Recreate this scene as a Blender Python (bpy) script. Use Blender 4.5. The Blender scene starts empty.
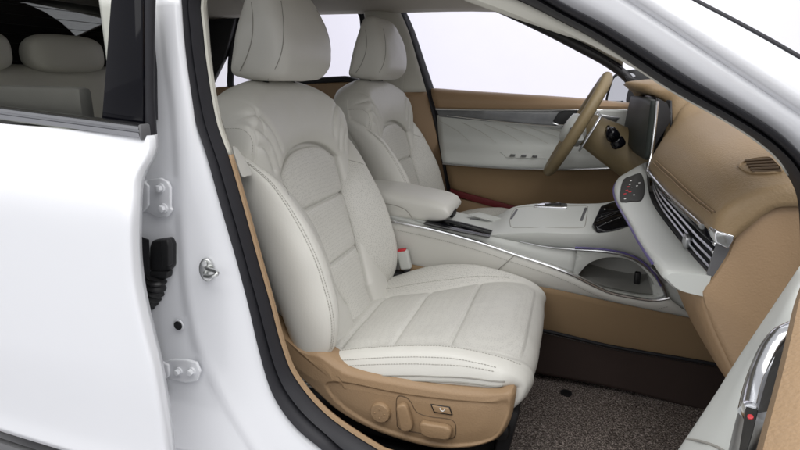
import bpy, bmesh, math, random
from mathutils import Vector, Matrix, noise
random.seed(7)
S = bpy.context.scene
# ------------------------------------------------------------------ camera
CAM = Vector((.425, -1.235, .575)); YAW, PITCH, ROLL = map(math.radians, (17.5, 15.46, .70)); F = 540.
FW = Vector((-math.sin(YAW)*math.cos(PITCH), math.cos(YAW)*math.cos(PITCH), -math.sin(PITCH)))
R0 = Vector((math.cos(YAW), math.sin(YAW), 0)); U0 = R0.cross(FW)
R1 = math.cos(ROLL)*R0 + math.sin(ROLL)*U0; U1 = R1.cross(FW)
cd = bpy.data.cameras.new("camera"); cam = bpy.data.objects.new("camera", cd); S.collection.objects.link(cam)
cd.sensor_width = 36; cd.lens = 36*F/800; cd.clip_start = .02; cd.clip_end = 200
cam.matrix_world = Matrix(((R1.x, U1.x, -FW.x, CAM.x), (R1.y, U1.y, -FW.y, CAM.y), (R1.z, U1.z, -FW.z, CAM.z), (0, 0, 0, 1)))
S.camera = cam
# ------------------------------------------------------------------ light of a white show hall
W = bpy.data.worlds.new("World"); S.world = W; W.use_nodes = True
W.node_tree.nodes["Background"].inputs[0].default_value = (.96, .965, 1, 1)
W.node_tree.nodes["Background"].inputs[1].default_value = .54
def area(name, loc, target, size, power, col=(1, 1, 1)):
    d = bpy.data.lights.new(name, 'AREA'); d.shape = 'RECTANGLE'; d.size, d.size_y = size; d.energy = power; d.color = col
    o = bpy.data.objects.new(name, d); S.collection.objects.link(o); o.location = loc
    o.rotation_euler = (Vector(target)-Vector(loc)).to_track_quat('-Z', 'Y').to_euler(); return o
area("ceiling_softbox", (.3, -1.9, 3.4), (.1, -.2, .2), (4.5, 2.2), 118, (1, .99, .97))
area("side_fill_light", (-.2, -4.6, 1.7), (0, 0, .45), (5.5, 1.8), 42, (1, .99, .98))  # added fill behind the camera, lifts the headrests and cabin
area("backdrop_fill_light", (.4, 3.2, 4.4), (.4, 6.2, 1.0), (8, 2.2), 128, (.97, .98, 1))  # unseen lamp added and aimed to keep the backdrop near white
area("front_light_panel", (3.2, -.2, 3.0), (.8, .3, .4), (2.5, 3), 75, (1, .99, .97))
S.view_settings.view_transform = 'Standard'; S.view_settings.look = 'None'; S.view_settings.exposure = .22; S.view_settings.gamma = 1
S.cycles.use_denoising = True
S.cycles.max_bounces = 10; S.cycles.transparent_max_bounces = 12
# ------------------------------------------------------------------ pixel (800x450 photo) -> point on a plane of the car
def ray(px, py): return FW + R1*((px-400)/F) + U1*((225-py)/F)
def on(px, py, p, n):
    d = ray(px, py); return CAM + d*((Vector(p)-CAM).dot(n)/d.dot(n))
def X(px, py, v): return on(px, py, (v, 0, 0), Vector((1, 0, 0)))
def Y(px, py, v): return on(px, py, (0, v, 0), Vector((0, 1, 0)))
def Z(px, py, v): return on(px, py, (0, 0, v), Vector((0, 0, 1)))
V = Vector
# ------------------------------------------------------------------ materials
def mat(name, col, rough=.5, metal=0, coat=0, bump=None, var=0, spec=.5, perf=None, alpha=None, emit=None, vscale=9):
    m = bpy.data.materials.new(name); m.use_nodes = True; nt = m.node_tree; b = nt.nodes["Principled BSDF"]; L = nt.links
    b.inputs["Base Color"].default_value = (*col, 1); b.inputs["Roughness"].default_value = rough
    b.inputs["Metallic"].default_value = metal; b.inputs["Coat Weight"].default_value = coat; b.inputs["Coat Roughness"].default_value = .04
    b.inputs["Specular IOR Level"].default_value = spec
    tc = nt.nodes.new("ShaderNodeTexCoord"); out = None
    n1 = nt.nodes.new("ShaderNodeTexNoise"); n1.inputs["Scale"].default_value = vscale; n1.inputs["Detail"].default_value = 5
    L.new(tc.outputs["Object"], n1.inputs["Vector"])
    mx = nt.nodes.new("ShaderNodeMix"); mx.data_type = 'RGBA'; mx.blend_type = 'MIX'
    v = var or .03
    mx.inputs[6].default_value = (*[c*(1-v) for c in col], 1); mx.inputs[7].default_value = (*[min(1, c*(1+v)) for c in col], 1)
    L.new(n1.outputs["Fac"], mx.inputs[0]); out = mx.outputs[2]
    hgt = None
    if bump:
        n2 = nt.nodes.new("ShaderNodeTexNoise") if bump[0] == 'noise' else nt.nodes.new("ShaderNodeTexVoronoi")
        n2.inputs["Scale"].default_value = bump[1]
        if bump[0] == 'noise': n2.inputs["Detail"].default_value = 3
        L.new(tc.outputs["Object"], n2.inputs["Vector"]); hgt = n2.outputs[0]
    if perf:
        at = nt.nodes.new("ShaderNodeAttribute"); at.attribute_name = "perf"
        vo = nt.nodes.new("ShaderNodeTexVoronoi"); vo.inputs["Scale"].default_value = perf; vo.inputs["Randomness"].default_value = .55
        L.new(tc.outputs["Object"], vo.inputs["Vector"])
        mr = nt.nodes.new("ShaderNodeMapRange"); mr.inputs[1].default_value = .18; mr.inputs[2].default_value = .42; mr.inputs[3].default_value = 1; mr.inputs[4].default_value = 0
        L.new(vo.outputs["Distance"], mr.inputs[0])
        mu = nt.nodes.new("ShaderNodeMath"); mu.operation = 'MULTIPLY'; L.new(mr.outputs[0], mu.inputs[0]); L.new(at.outputs["Fac"], mu.inputs[1])
        m3 = nt.nodes.new("ShaderNodeMix"); m3.data_type = 'RGBA'; L.new(mu.outputs[0], m3.inputs[0]); L.new(out, m3.inputs[6])
        m3.inputs[7].default_value = (*[c*.66 for c in col], 1); out = m3.outputs[2]
        s = nt.nodes.new("ShaderNodeMath"); s.operation = 'MULTIPLY_ADD'; L.new(mu.outputs[0], s.inputs[0]); s.inputs[1].default_value = -.6
        if hgt: L.new(hgt, s.inputs[2])
        hgt = s.outputs[0]
    L.new(out, b.inputs["Base Color"])
    if hgt:
        bp = nt.nodes.new("ShaderNodeBump"); bp.inputs["Strength"].default_value = bump[2] if bump else .3; bp.inputs["Distance"].default_value = bump[3] if bump else .001
        L.new(hgt, bp.inputs["Height"]); L.new(bp.outputs[0], b.inputs["Normal"])
    if emit: b.inputs["Emission Color"].default_value = (*col, 1); b.inputs["Emission Strength"].default_value = emit
    return m
M = {}
M['leather'] = mat("ivory_leather", (.626, .618, .575), .43, bump=('noise', 340, .20, .0010), perf=300, var=.03, spec=.4)
M['stitch'] = mat("stitch_thread", (.40, .39, .35), .7)
M['seam'] = mat("seam_shadow_cord", (.30, .29, .26), .8)
M['tan'] = mat("tan_plastic", (.32, .215, .125), .48, bump=('noise', 330, .5, .0013), var=.03, spec=.35)
M['tanpad'] = mat("tan_leather_pad", (.27, .19, .105), .5, bump=('noise', 300, .6, .0015), var=.04, spec=.35)
M['tandeep'] = mat("tan_carpet_trim", (.27, .185, .105), .8, bump=('noise', 900, .2, .0008), var=.05, spec=.2)
M['cream'] = mat("cream_trim_plastic", (.53, .545, .52), .42, bump=('noise', 500, .08, .0006), var=.02, spec=.45)
M['beige'] = mat("beige_pillar_trim", (.52, .51, .45), .6, bump=('noise', 500, .1, .0006), var=.03, spec=.3)
M['liner'] = mat("headliner_cloth", (.42, .40, .35), .9, bump=('noise', 700, .25, .001), var=.05, spec=.1)
M['paint'] = mat("white_car_paint", (.70, .71, .74), .24, coat=.7, var=.008, spec=.5)
M['rubber'] = mat("black_rubber", (.018, .018, .022), .55, bump=('noise', 300, .1, .0006), var=.1, spec=.35)
M['black'] = mat("black_plastic", (.012, .012, .013), .45, var=.1, spec=.4)
M['gloss'] = mat("gloss_black", (.004, .004, .006), .05, coat=.0, var=.05, spec=.22)
M['chrome'] = mat("satin_chrome", (.72, .73, .75), .18, 1, var=.02)
M['silver'] = mat("brushed_silver", (.55, .56, .58), .32, 1, var=.05)
M['greytrim'] = mat("dark_grey_trim", (.11, .11, .115), .35, var=.08, vscale=40)
M['wood'] = mat("grey_wood_inlay", (.13, .135, .14), .25, coat=.5, var=.35, vscale=22)
M['violet'] = mat("violet_light_guide", (.10, .08, .24), .3, coat=.3)
M['carpetblack'] = mat("dark_brown_felt", (.050, .035, .031), .85, bump=('noise', 800, .3, .001), var=.1, spec=.2)
M['red'] = mat("red_button", (.55, .02, .03), .4)
M['darkred'] = mat("dark_red_lamp_strip", (.13, .008, .012), .5)
M['darkchrome'] = mat('dark_satin_chrome', (.40, .405, .42), .2, 1, var=.04)
M['panel'] = mat('soft_touch_panel', (.045, .044, .042), .6, var=.08, spec=.25)
M['screen'] = mat("screen_glass", (.026, .031, .028), .5, var=.1, spec=.12)
M['tandark'] = mat("tan_shut_line", (.10, .065, .035), .7)
M['cubby'] = mat("grey_cubby_liner", (.36, .36, .34), .7)
M['zinc'] = mat("zinc_plated_steel", (.60, .61, .60), .3, 1, bump=('noise', 120, .1, .001), var=.06)
M['floor'] = mat("pale_hall_floor", (.62, .62, .64), .35, var=.04, vscale=3)
M['wall'] = mat("white_hall_wall", (.88, .87, .925), .8, var=.01)
M['mirror'] = mat("mirror_glass", (.85, .86, .9), .03, 1)
M['white'] = mat("white_print", (.8, .8, .78), .5)
M['olive'] = mat("olive_tan_plastic", (.215, .165, .09), .5, bump=('noise', 600, .1, .0006), var=.03, spec=.35)
def carpet():
    m = mat("loop_carpet", (.09, .075, .07), .95, spec=.1); nt = m.node_tree; L = nt.links; b = nt.nodes["Principled BSDF"]
    tc = nt.nodes["Texture Coordinate"]
    vo = nt.nodes.new("ShaderNodeTexVoronoi"); vo.inputs["Scale"].default_value = 260; L.new(tc.outputs["Object"], vo.inputs["Vector"])
    no = nt.nodes.new("ShaderNodeTexNoise"); no.inputs["Scale"].default_value = 260; no.inputs["Detail"].default_value = 4; L.new(tc.outputs["Object"], no.inputs["Vector"])
    r = nt.nodes.new("ShaderNodeValToRGB"); e = r.color_ramp.elements
    e[0].position = .38; e[0].color = (.075, .062, .056, 1); e[1].position = .66; e[1].color = (.54, .47, .43, 1)
    k = e.new(.52); k.color = (.21, .178, .16, 1)
    L.new(no.outputs["Fac"], r.inputs[0]); L.new(r.outputs[0], b.inputs["Base Color"])
    bp = nt.nodes.new("ShaderNodeBump"); bp.inputs["Strength"].default_value = .9; bp.inputs["Distance"].default_value = .004
    L.new(vo.outputs["Distance"], bp.inputs["Height"]); L.new(bp.outputs[0], b.inputs["Normal"]); return m
M['carpet'] = carpet()
def glass(name, tint, refl=.12):
    m = bpy.data.materials.new(name); m.use_nodes = True; nt = m.node_tree; nt.nodes.clear(); L = nt.links
    o = nt.nodes.new("ShaderNodeOutputMaterial"); t = nt.nodes.new("ShaderNodeBsdfTransparent"); g = nt.nodes.new("ShaderNodeBsdfGlossy"); mx = nt.nodes.new("ShaderNodeMixShader")
    lw = nt.nodes.new("ShaderNodeLayerWeight"); lw.inputs[0].default_value = refl
    tc = nt.nodes.new("ShaderNodeTexCoord"); n = nt.nodes.new("ShaderNodeTexNoise"); n.inputs["Scale"].default_value = 2; L.new(tc.outputs["Object"], n.inputs["Vector"])
    mc = nt.nodes.new("ShaderNodeMix"); mc.data_type = 'RGBA'; mc.inputs[6].default_value = (*[c*.97 for c in tint], 1); mc.inputs[7].default_value = (*tint, 1); L.new(n.outputs["Fac"], mc.inputs[0])
    L.new(mc.outputs[2], t.inputs[0]); g.inputs["Roughness"].default_value = .01; g.inputs[0].default_value = (.9, .9, .9, 1)
    L.new(lw.outputs["Fresnel"], mx.inputs[0]); L.new(t.outputs[0], mx.inputs[1]); L.new(g.outputs[0], mx.inputs[2]); L.new(mx.outputs[0], o.inputs[0]); return m
M['tint'] = glass("tinted_glass", (.86, .86, .83), .03); M['privacy'] = glass('dark_back_glass', (.55, .56, .56), .03); M['clear'] = glass("clear_glass", (.975, .97, .985), .03)
# ------------------------------------------------------------------ mesh helpers
def cat(pts, n, closed=False):
    """Catmull-Rom resample by arc length"""
    pts = [V(p) for p in pts]
    if closed: P = [pts[-1]]+pts+[pts[0], pts[1]]
    else: P = [pts[0]*2-pts[1]]+pts+[pts[-1]*2-pts[-2]]
    fine = []
    for i in range(1, len(P)-2):
        a, b, c, d = P[i-1:i+3]
        for k in range(16):
            t = k/16; fine.append(.5*((2*b)+(c-a)*t+(2*a-5*b+4*c-d)*t*t+(3*b-a-3*c+d)*t**3))
    fine.append(P[-2].copy())
    L = [0]
    for i in range(1, len(fine)): L.append(L[-1]+(fine[i]-fine[i-1]).length)
    out = []; j = 0; m = n if closed else n-1
    for i in range(n):
        s = L[-1]*i/m
        while j < len(L)-2 and L[j+1] < s: j += 1
        q = (s-L[j])/max(1e-9, L[j+1]-L[j]); out.append(fine[j].lerp(fine[j+1], min(1, max(0, q))))
    return out
def lerpk(x, ks):
    if x <= ks[0][0]: return ks[0][1]
    for (a, va), (b, vb) in zip(ks, ks[1:]):
        if x <= b:
            t = (x-a)/(b-a); return va+(vb-va)*t
    return ks[-1][1]
def smk(x, ks):
    """monotone-ish smooth interpolation of keys (Catmull)"""
    n = len(ks)
    if x <= ks[0][0]: return ks[0][1]
    if x >= ks[-1][0]: return ks[-1][1]
    for i in range(n-1):
        if x <= ks[i+1][0]:
            x0, y0 = ks[i]; x1, y1 = ks[i+1]; h = x1-x0
            m0 = (y1-ks[i-1][1])/(x1-ks[i-1][0]) if i else (y1-y0)/h
            m1 = (ks[i+2][1]-y0)/(ks[i+2][0]-x0) if i+2 < n else (y1-y0)/h
            t = (x-x0)/h; t2 = t*t; t3 = t2*t
            return (2*t3-3*t2+1)*y0+(t3-2*t2+t)*h*m0+(-2*t3+3*t2)*y1+(t3-t2)*h*m1
def sst(a, b, x):
    t = min(1, max(0, (x-a)/(b-a))); return t*t*(3-2*t)
class MB:
    def __init__(s): s.v = []; s.f = []; s.m = []; s.perf = {}
    def add(s, v, f, mi=0):
        o = len(s.v); s.v += [V(p) for p in v]; s.f += [[i+o for i in q] for q in f]; s.m += [mi]*len(f); return o
    def rows(s, rows, mi=0, cu=False, cv=False, cap=False, flip=False):
        """rows: list of equally long point lists; cu closes each row, cv closes row-to-row, cap fills first and last row"""
        n = len(rows[0]); k = len(rows); v = [p for r in rows for p in r]; f = []
        for i in range(k if cv else k-1):
            for j in range(n if cu else n-1):
                a, b = i*n+j, i*n+(j+1) % n; c, d = ((i+1) % k)*n+(j+1) % n, ((i+1) % k)*n+j
                f.append([a, d, c, b] if flip else [a, b, c, d])
        if cap: f.append(list(range(n))[::-1]); f.append([(k-1)*n+j for j in range(n)])
        return s.add(v, f, mi)
    def surf(s, curves, nu, nv, mi=0, **kw):
        cs = [cat(c, nu) for c in curves]
        cols = [cat([c[i] for c in cs], nv) for i in range(nu)]
        return s.rows(cols, mi, **kw)
    def tube(s, path, r, mi=0, ns=8, closed=False, cap=True, flat=1, up=None):
        """round tube; r number or function of 0..1"""
        n = len(path); rows = []
        prev = None
        for i, p in enumerate(path):
            a = path[(i-1) % n] if closed or i else path[0]; b = path[(i+1) % n] if closed or i < n-1 else path[-1]
            t = (V(b)-V(a)).normalized()
            if prev is None: nn = t.cross(V(up) if up else (V((0, 0, 1)) if abs(t.z) < .9 else V((1, 0, 0)))).normalized()
            else: nn = (prev-t*prev.dot(t)).normalized()
            prev = nn; bb = t.cross(nn); rr = r(i/max(1, n-1)) if callable(r) else r
            rows.append([V(p)+nn*rr*math.cos(2*math.pi*k/ns)+bb*rr*flat*math.sin(2*math.pi*k/ns) for k in range(ns)])
        s.rows(rows, mi, cu=True, cv=closed, cap=cap and not closed)
    def dashes(s, path, mi, r=.0007, on_=.0042, gap=.0022):
        """a row of sewn stitches along a path"""
        L = 0; seg = []; pitch = on_+gap; n = len(path); acc = [0]
        for i in range(1, n): acc.append(acc[-1]+(path[i]-path[i-1]).length)
        j = 0; q = 0
        def at(d):
            nonlocal j
            while j < n-2 and acc[j+1] < d: j += 1
            return path[j].lerp(path[j+1], (d-acc[j])/max(1e-9, acc[j+1]-acc[j]))
        while q+on_ < acc[-1]:
            a = at(q); b = at(q+on_); s.tube([a, (a+b)/2, b], r, mi, 5); q += pitch
    def prism(s, pts, d, mi=0, bev=0, seg=3):
        """closed outline extruded along vector d, edges rounded by bev"""
        bm = bmesh.new(); d = V(d); n = len(pts)
        a = [bm.verts.new(V(p)) for p in pts]; b = [bm.verts.new(V(p)+d) for p in pts]
        bm.faces.new(a); bm.faces.new(b[::-1])
        for i in range(n): bm.faces.new([a[(i+1) % n], a[i], b[i], b[(i+1) % n]])
        bmesh.ops.recalc_face_normals(bm, faces=bm.faces)
        if bev:
            es = [e for e in bm.edges if e.calc_face_angle(0) > .6]
            bmesh.ops.bevel(bm, geom=es, offset=bev, segments=seg, profile=.5, affect='EDGES', clamp_overlap=True)
        bmesh.ops.triangulate(bm, faces=[f for f in bm.faces if len(f.verts) > 4])
        bm.verts.index_update(); s.add([v.co.copy() for v in bm.verts], [[v.index for v in f.verts] for f in bm.faces], mi); bm.free()
    def box(s, c, size, mi=0, bev=.002, rot=None, seg=2):
        bm = bmesh.new(); bmesh.ops.create_cube(bm, size=1)
        for v in bm.verts: v.co = V((v.co.x*size[0], v.co.y*size[1], v.co.z*size[2]))
        if bev: bmesh.ops.bevel(bm, geom=bm.edges[:], offset=bev, segments=seg, profile=.5, affect='EDGES', clamp_overlap=True)
        mt = Matrix.Translation(V(c)) @ (rot.to_4x4() if rot else Matrix())
        bm.verts.index_update(); s.add([mt @ v.co for v in bm.verts], [[v.index for v in f.verts] for f in bm.faces], mi); bm.free()
    def disc(s, c, axis, r, h, mi=0, n=24, bev=.15, top=.92):
        """short turned boss along axis"""
        ax = V(axis).normalized(); a = ax.orthogonal().normalized(); b = ax.cross(a); c = V(c)
        ring = lambda rr, hh: [c+ax*hh+(a*math.cos(2*math.pi*k/n)+b*math.sin(2*math.pi*k/n))*rr for k in range(n)]
        s.rows([ring(r, 0), ring(r, h*(1-bev)), ring(r*(.5+.5*top), h*.97), ring(r*top*.94, h)], mi, cu=True, cap=True)
    def build(s, name, mats, parent=None, smooth=True, ang=38, solid=0, off=-1, attr=None, sub=0):
        me = bpy.data.meshes.new(name); org = V(parent.matrix_basis.translation) if parent and parent.parent is None else V((0, 0, 0))
        if parent and parent.parent: org = V(parent.parent.matrix_basis.translation)
        me.from_pydata([tuple(p-org) for p in s.v], [], s.f); me.validate()
        for m in (mats if isinstance(mats, (list, tuple)) else [mats]): me.materials.append(M[m])
        if len(me.polygons) == len(s.m): me.polygons.foreach_set("material_index", s.m)
        me.polygons.foreach_set("use_smooth", [smooth]*len(me.polygons))
        if attr:
            a = me.attributes.new("perf", 'FLOAT', 'POINT'); a.data.foreach_set("value", [attr.get(i, 0.) for i in range(len(me.vertices))])
        bm = bmesh.new(); bm.from_mesh(me); bmesh.ops.recalc_face_normals(bm, faces=bm.faces) if not solid else None; bm.to_mesh(me); bm.free()
        if smooth and ang: me.set_sharp_from_angle(angle=math.radians(ang))
        o = bpy.data.objects.new(name, me); S.collection.objects.link(o)
        if parent: o.parent = parent
        if solid:
            md = o.modifiers.new("thickness", 'SOLIDIFY'); md.thickness = solid; md.offset = off
        me.update(); return o
from mathutils.bvhtree import BVHTree
def caster(mb):
    t = BVHTree.FromPolygons([tuple(v) for v in mb.v], mb.f)
    def c(px, py, lift=0):
        d = ray(px, py).normalized(); h = t.ray_cast(CAM, d)
        if h[0] is None: raise ValueError((px, py))
        n = h[1] if h[1].dot(d) < 0 else -h[1]
        return h[0]+n*lift
    return c
def thing(name, label, category, loc=(0, 0, 0), group=None):
    o = bpy.data.objects.new(name, None); S.collection.objects.link(o); o.location = loc; o.empty_display_size = .05
    o["label"] = label; o["category"] = category; o["kind"] = "thing"
    if group: o["group"] = group
    return o
def struct(o): o["kind"] = "structure"; return o
def ypanel(mb, px, y, th, mi=0, bev=.004):
    mb.prism([Y(a, b, y) for a, b in px], (0, th, 0), mi, bev)
def circle(c, a, b, r, n=24, r2=None): return [V(c)+V(a)*r*math.cos(2*math.pi*k/n)+V(b)*(r2 or r)*math.sin(2*math.pi*k/n) for k in range(n)]
# ================================================================== SETTING
b = MB(); b.add([(-14, -12, -.62), (14, -12, -.62), (14, 7, -.62), (-14, 7, -.62)], [[0, 1, 2, 3]]); struct(b.build("floor", 'floor', smooth=False))
b = MB(); prof = [V((0, 4.8, -.615)), V((0, 6.0, -.60)), V((0, 6.35, -.45)), V((0, 6.5, 0)), V((0, 6.5, 5))]
pc = cat(prof, 30); b.rows([[V((x, p.y, p.z)) for p in pc] for x in (-14, 14)]); struct(b.build("backdrop", 'wall'))
# ================================================================== CAR BODY
car = thing("car_shell", "white car body shell with black weatherstrip round the open front doorway", "car body", (0, .37, -.3))
# doorway loop, seen on the near side: outer and inner edge of the weatherstrip
so = [(184, 0), (186, 30), (190, 67), (200, 120), (211, 155), (226, 210), (240, 258), (252, 304), (263, 352), (276, 393), (298, 425), (328, 450)]
si = [(202, 0), (204, 30), (208, 67), (217, 120), (230, 158), (245, 210), (258, 258), (271, 304), (282, 345), (296, 378), (328, 415), (380, 450)]
ao = [(558, 0), (600, 22), (640, 46), (683, 74), (725, 99), (767, 125), (792, 146), (812, 170)]
ai = [(517, 0), (560, 21), (600, 43), (669, 89), (733, 125), (772, 153), (789, 175), (800, 200)]
YO, YI = -.437, -.405
Lo = [Y(*p, YO) for p in so] + [V((.10, YO, -.165)), V((.35, YO, -.185)), V((.60, YO, -.185)), V((.74, YO, -.12)), V((.79, YO, .05)), V((.79, YO, .25)), V((.765, YO, .39))] + [Y(*p, YO) for p in ao[::-1]] + [V((.29, YO, .735)), V((.15, YO, .795)), V((-.02, YO, .822)), V((-.14, YO, .80)), V((-.195, YO, .75))]
Li = [Y(*p, YI) for p in si] + [V((.16, YI, -.12)), V((.35, YI, -.145)), V((.58, YI, -.145)), V((.705, YI, -.09)), V((.755, YI, .05)), V((.755, YI, .25)), V((.735, YI, .36))] + [Y(*p, YI) for p in ai[::-1]] + [V((.25, YI, .71)), V((.14, YI, .758)), V((-.02, YI, .783)), V((-.12, YI, .765)), V((-.165, YI, .73))]
NL = 260
Co, Ci = cat(Lo, NL, True), cat(Li, NL, True)
b = MB(); rows = []
SEC = [(0, .010), (.02, -.006), (.12, -.018), (.30, -.022), (.44, -.014), (.50, -.002), (.55, -.010), (.68, -.020), (.84, -.018), (.96, -.006), (1, .010)]
for t, dy in SEC: rows.append([p.lerp(q, t)+V((0, dy, 0)) for p, q in zip(Co, Ci)])
b.rows(rows, cu=True); b.build("weatherstrip", 'rubber', car, ang=60)
# trim lip just inside the weatherstrip: pale above the belt, tan below
ctr = sum(Ci, V())/NL
def inward(p, d): 
    q = V((ctr.x-p.x, 0, ctr.z-p.z)); return p+q.normalized()*d
idx = [i for i in range(NL)]
def lip(pred, name, m):
    run = []; 
    sel = [pred(Ci[i]) for i in range(NL)]
    st = next(i for i in range(NL) if sel[i] and not sel[i-1])
    i = st
    while sel[i % NL] and i < st+NL: run.append(i % NL); i += 1
    run = [(run[0]-1) % NL]+run
    b = MB(); b.rows([[Ci[k]+V((0, .006, 0)) for k in run], [inward(Ci[k], .002)+V((0, -.002, 0)) for k in run], [inward(Ci[k], .0045)+V((0, -.001, 0)) for k in run], [inward(Ci[k], .0045)+V((0, .005, 0)) for k in run], [inward(Ci[k], -.008)+V((0, .018, 0)) for k in run], [inward(Ci[k], -.034)+V((0, .05, 0)) for k in run]])
    return b.build(name, m, car, solid=.003, off=0)
lip(lambda p: p.z < .425 and p.x < .72, "sill_trim", 'tan')
lip(lambda p: p.z >= .425 and p.x < .1, "pillar_trim", 'beige')
# inner A-pillar cover on the near side
b = MB(); a0 = [Y(*p, YI+.002) for p in ai[:-1]]; a0 = [V((.25, YI, .71))]+a0
wk = [sst(.56, .30, p.x) for p in a0]
b.surf([a0, [p+V((.0, .006, .003-.022*k)) for p, k in zip(a0, wk)], [p+V((.01, .03, .016-.040*k)) for p, k in zip(a0, wk)], [p+V((.04, .07, .045-.045*k)) for p, k in zip(a0, wk)]], 30, 12); b.build("pillar_cover", 'beige', car, solid=.004, off=0)
# painted side: B-pillar and sill skin from weatherstrip outwards
def zcol(px, y): return [Y(*p, y) for p in px]
c0 = zcol(so, YO+.006)
c1 = zcol([(181, 0), (183, 30), (187, 67), (196, 120), (206, 155), (221, 210), (235, 258), (247, 304), (258, 355), (271, 397), (292, 430), (318, 458)], -.444)
ridge = [(166, -4), (168, 30), (172, 67), (178, 110), (181, 155), (183, 210), (186, 258), (191, 304), (202, 350), (219, 388), (240, 423), (265, 462)]
c2 = zcol([(p[0]+12, p[1]) for p in ridge], -.457); c3 = zcol(ridge, -.462); c4 = zcol([(p[0]-7, p[1]+1) for p in ridge], -.4595)
c5 = zcol([(p[0]-14, p[1]+2) for p in ridge], -.461)
c6 = [V((-.335, -.478, p.z)) for p in c5]
b = MB(); b.surf([c0, c1, c2, c3, c4, c5, c6], 60, 40); 
# strake under the sill and pillar foot
b.build("pillar_skin", 'paint', car, solid=.004, off=0, ang=0)
b = MB(); em = [Y(*p, -.4585) for p in [(171, 401), (185, 400), (203, 405), (216, 413), (226, 430), (233, 455)]]
b.tube(cat(em, 24), .0045, ns=10, flat=.5); b.build("pressed_rib", 'paint', car)
# A-pillar skin: flange, groove, outer band, glass edge
f0 = [Y(*p, YO+.004) for p in ao]; f0 = [V((.29, YO, .735))]+f0
gr = [Y(*p, -.452) for p in [(560, -37), (622, 2), (680, 40), (740, 80), (800, 121), (845, 152)]]
gr2 = [Y(*p, -.447) for p in [(566, -37), (628, 1), (686, 39), (746, 79), (806, 119), (850, 149)]]
bd = [Y(*p, -.462) for p in [(585, -37), (645, 0), (703, 38), (763, 77), (823, 117), (867, 147)]]
ed = [Y(*p, -.425) for p in [(628, -34), (686, 0), (726, 21), (763, 41), (800, 62), (850, 90)]]
ed2 = [p+V((.05, .10, -.03)) for p in ed]
f1 = [Y(*p, -.450) for p in [(545, -15), (585, 7), (622, 28), (664, 54), (708, 82), (750, 109), (785, 133), (812, 155)]]
b = MB(); b.surf([f0, [p.lerp(V(q), .5)+V((0, -.005, 0)) for p, q in zip(cat(f0, 10), cat(gr, 10))], gr, gr2, bd, [p.lerp(V(q), .55)+V((0, -.012, .004)) for p, q in zip(cat(bd, 10), cat(ed, 10))], ed, ed2], 40, 50)
b.build("pillar_skin", 'paint', car, solid=.004, off=0, ang=0)
b = MB(); b.tube(cat([p+V((.003, 0, .003)) for p in ed], 40), .0032, ns=8); b.build("windscreen_gasket", 'rubber', car)
mid_ = [V((p.x+.17, .37, p.z+.012)) for p in ed]; far_ = [V((p.x, 1.165, p.z)) for p in ed]
b = MB(); b.surf([[p+V((.006, .004, .001)) for p in ed], mid_, far_], 30, 40); b.build("windscreen", 'clear', car, solid=.004, off=0, ang=0)
b = MB(); b.prism([V((.80, -.425, -.25)), V((1.9, -.425, -.25)), V((1.9, -.425, .43)), V((1.2, -.425, .47)), V((.85, -.425, .46)), V((.82, -.425, .2))], (0, .03, 0), 0, .008); b.build("cowl_side", 'black', car)
b = MB(); b.prism([V((.92, -.53, -.2)), V((1.95, -.53, -.2)), V((1.95, -.53, .38)), V((1.3, -.53, .44)), V((.95, -.53, .46))], (0, .07, 0), 0, .02); b.build("fender", 'paint', car)
b = MB(); b.rows([[V((x, y, .47-.05*(x-1.25)-.06*((y-.37)/.9)**2+.02)) for y in [-.46+1.66*j/16 for j in range(17)]] for x in [1.22+.75*i/8 for i in range(9)]]); b.build("bonnet", 'paint', car, solid=.01, off=1)
b = MB(); b.box((-.05, -.47, -.32), (1.9, .07, .12), 0, .02); b.build("rocker_panel", 'paint', car)
# roof, closed shell over the cabin
def roofpt(x, y, dz=0):
    u = (y-.37)/.76; return V((x, y, .885+dz-.055*u*u-.02*max(0, -x-.6)**2-.05*max(0, x+.1)**2*3))
b = MB(); b.rows([[roofpt(-1.75+2.2*i/24, -.33+1.40*j/20) for j in range(21)] for i in range(25)]); b.build("roof_lining", 'liner', car, solid=.01, off=1)
b = MB(); b.rows([[roofpt(-1.75+2.2*i/24, -.44+1.62*j/20, .045) for j in range(21)] for i in range(25)]); b.build("roof_panel", 'paint', car, solid=.004, off=1)
# floor pan, tunnel side and kick carpets, firewall
b = MB(); b.box((-.3, .37, -.325), (2.9, 1.5, .03), 0, .004); b.build("floor_pan", 'carpetblack', car)
b = MB(); b.box((1.15, .37, .02), (.03, 1.5, .72), 0, .004); b.box((1.02, -.1, -.17), (.04, .62, .35), 0, .01, Matrix.Rotation(math.radians(35), 3, 'Y')); b.build("firewall", 'carpetblack', car)
b = MB(); b.box((.35, -.385, -.255), (1.1, .05, .14), 0, .012); b.box((-1.0, -.43, -.25), (1.6, .06, .12), 0, .012); b.build("sill_member", 'carpetblack', car)
# near B-pillar inner body
b = MB(); b.prism([V((-.27, -.40, .74)), V((-.235, -.40, .50)), V((-.205, -.40, .25)), V((-.17, -.40, .02)), V((-.12, -.40, -.12)), V((-.36, -.40, -.2)), V((-.36, -.40, .5)), V((-.33, -.40, .78))], (0, .03, 0), 0, .006); b.build("pillar_core", 'greytrim', car)
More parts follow.
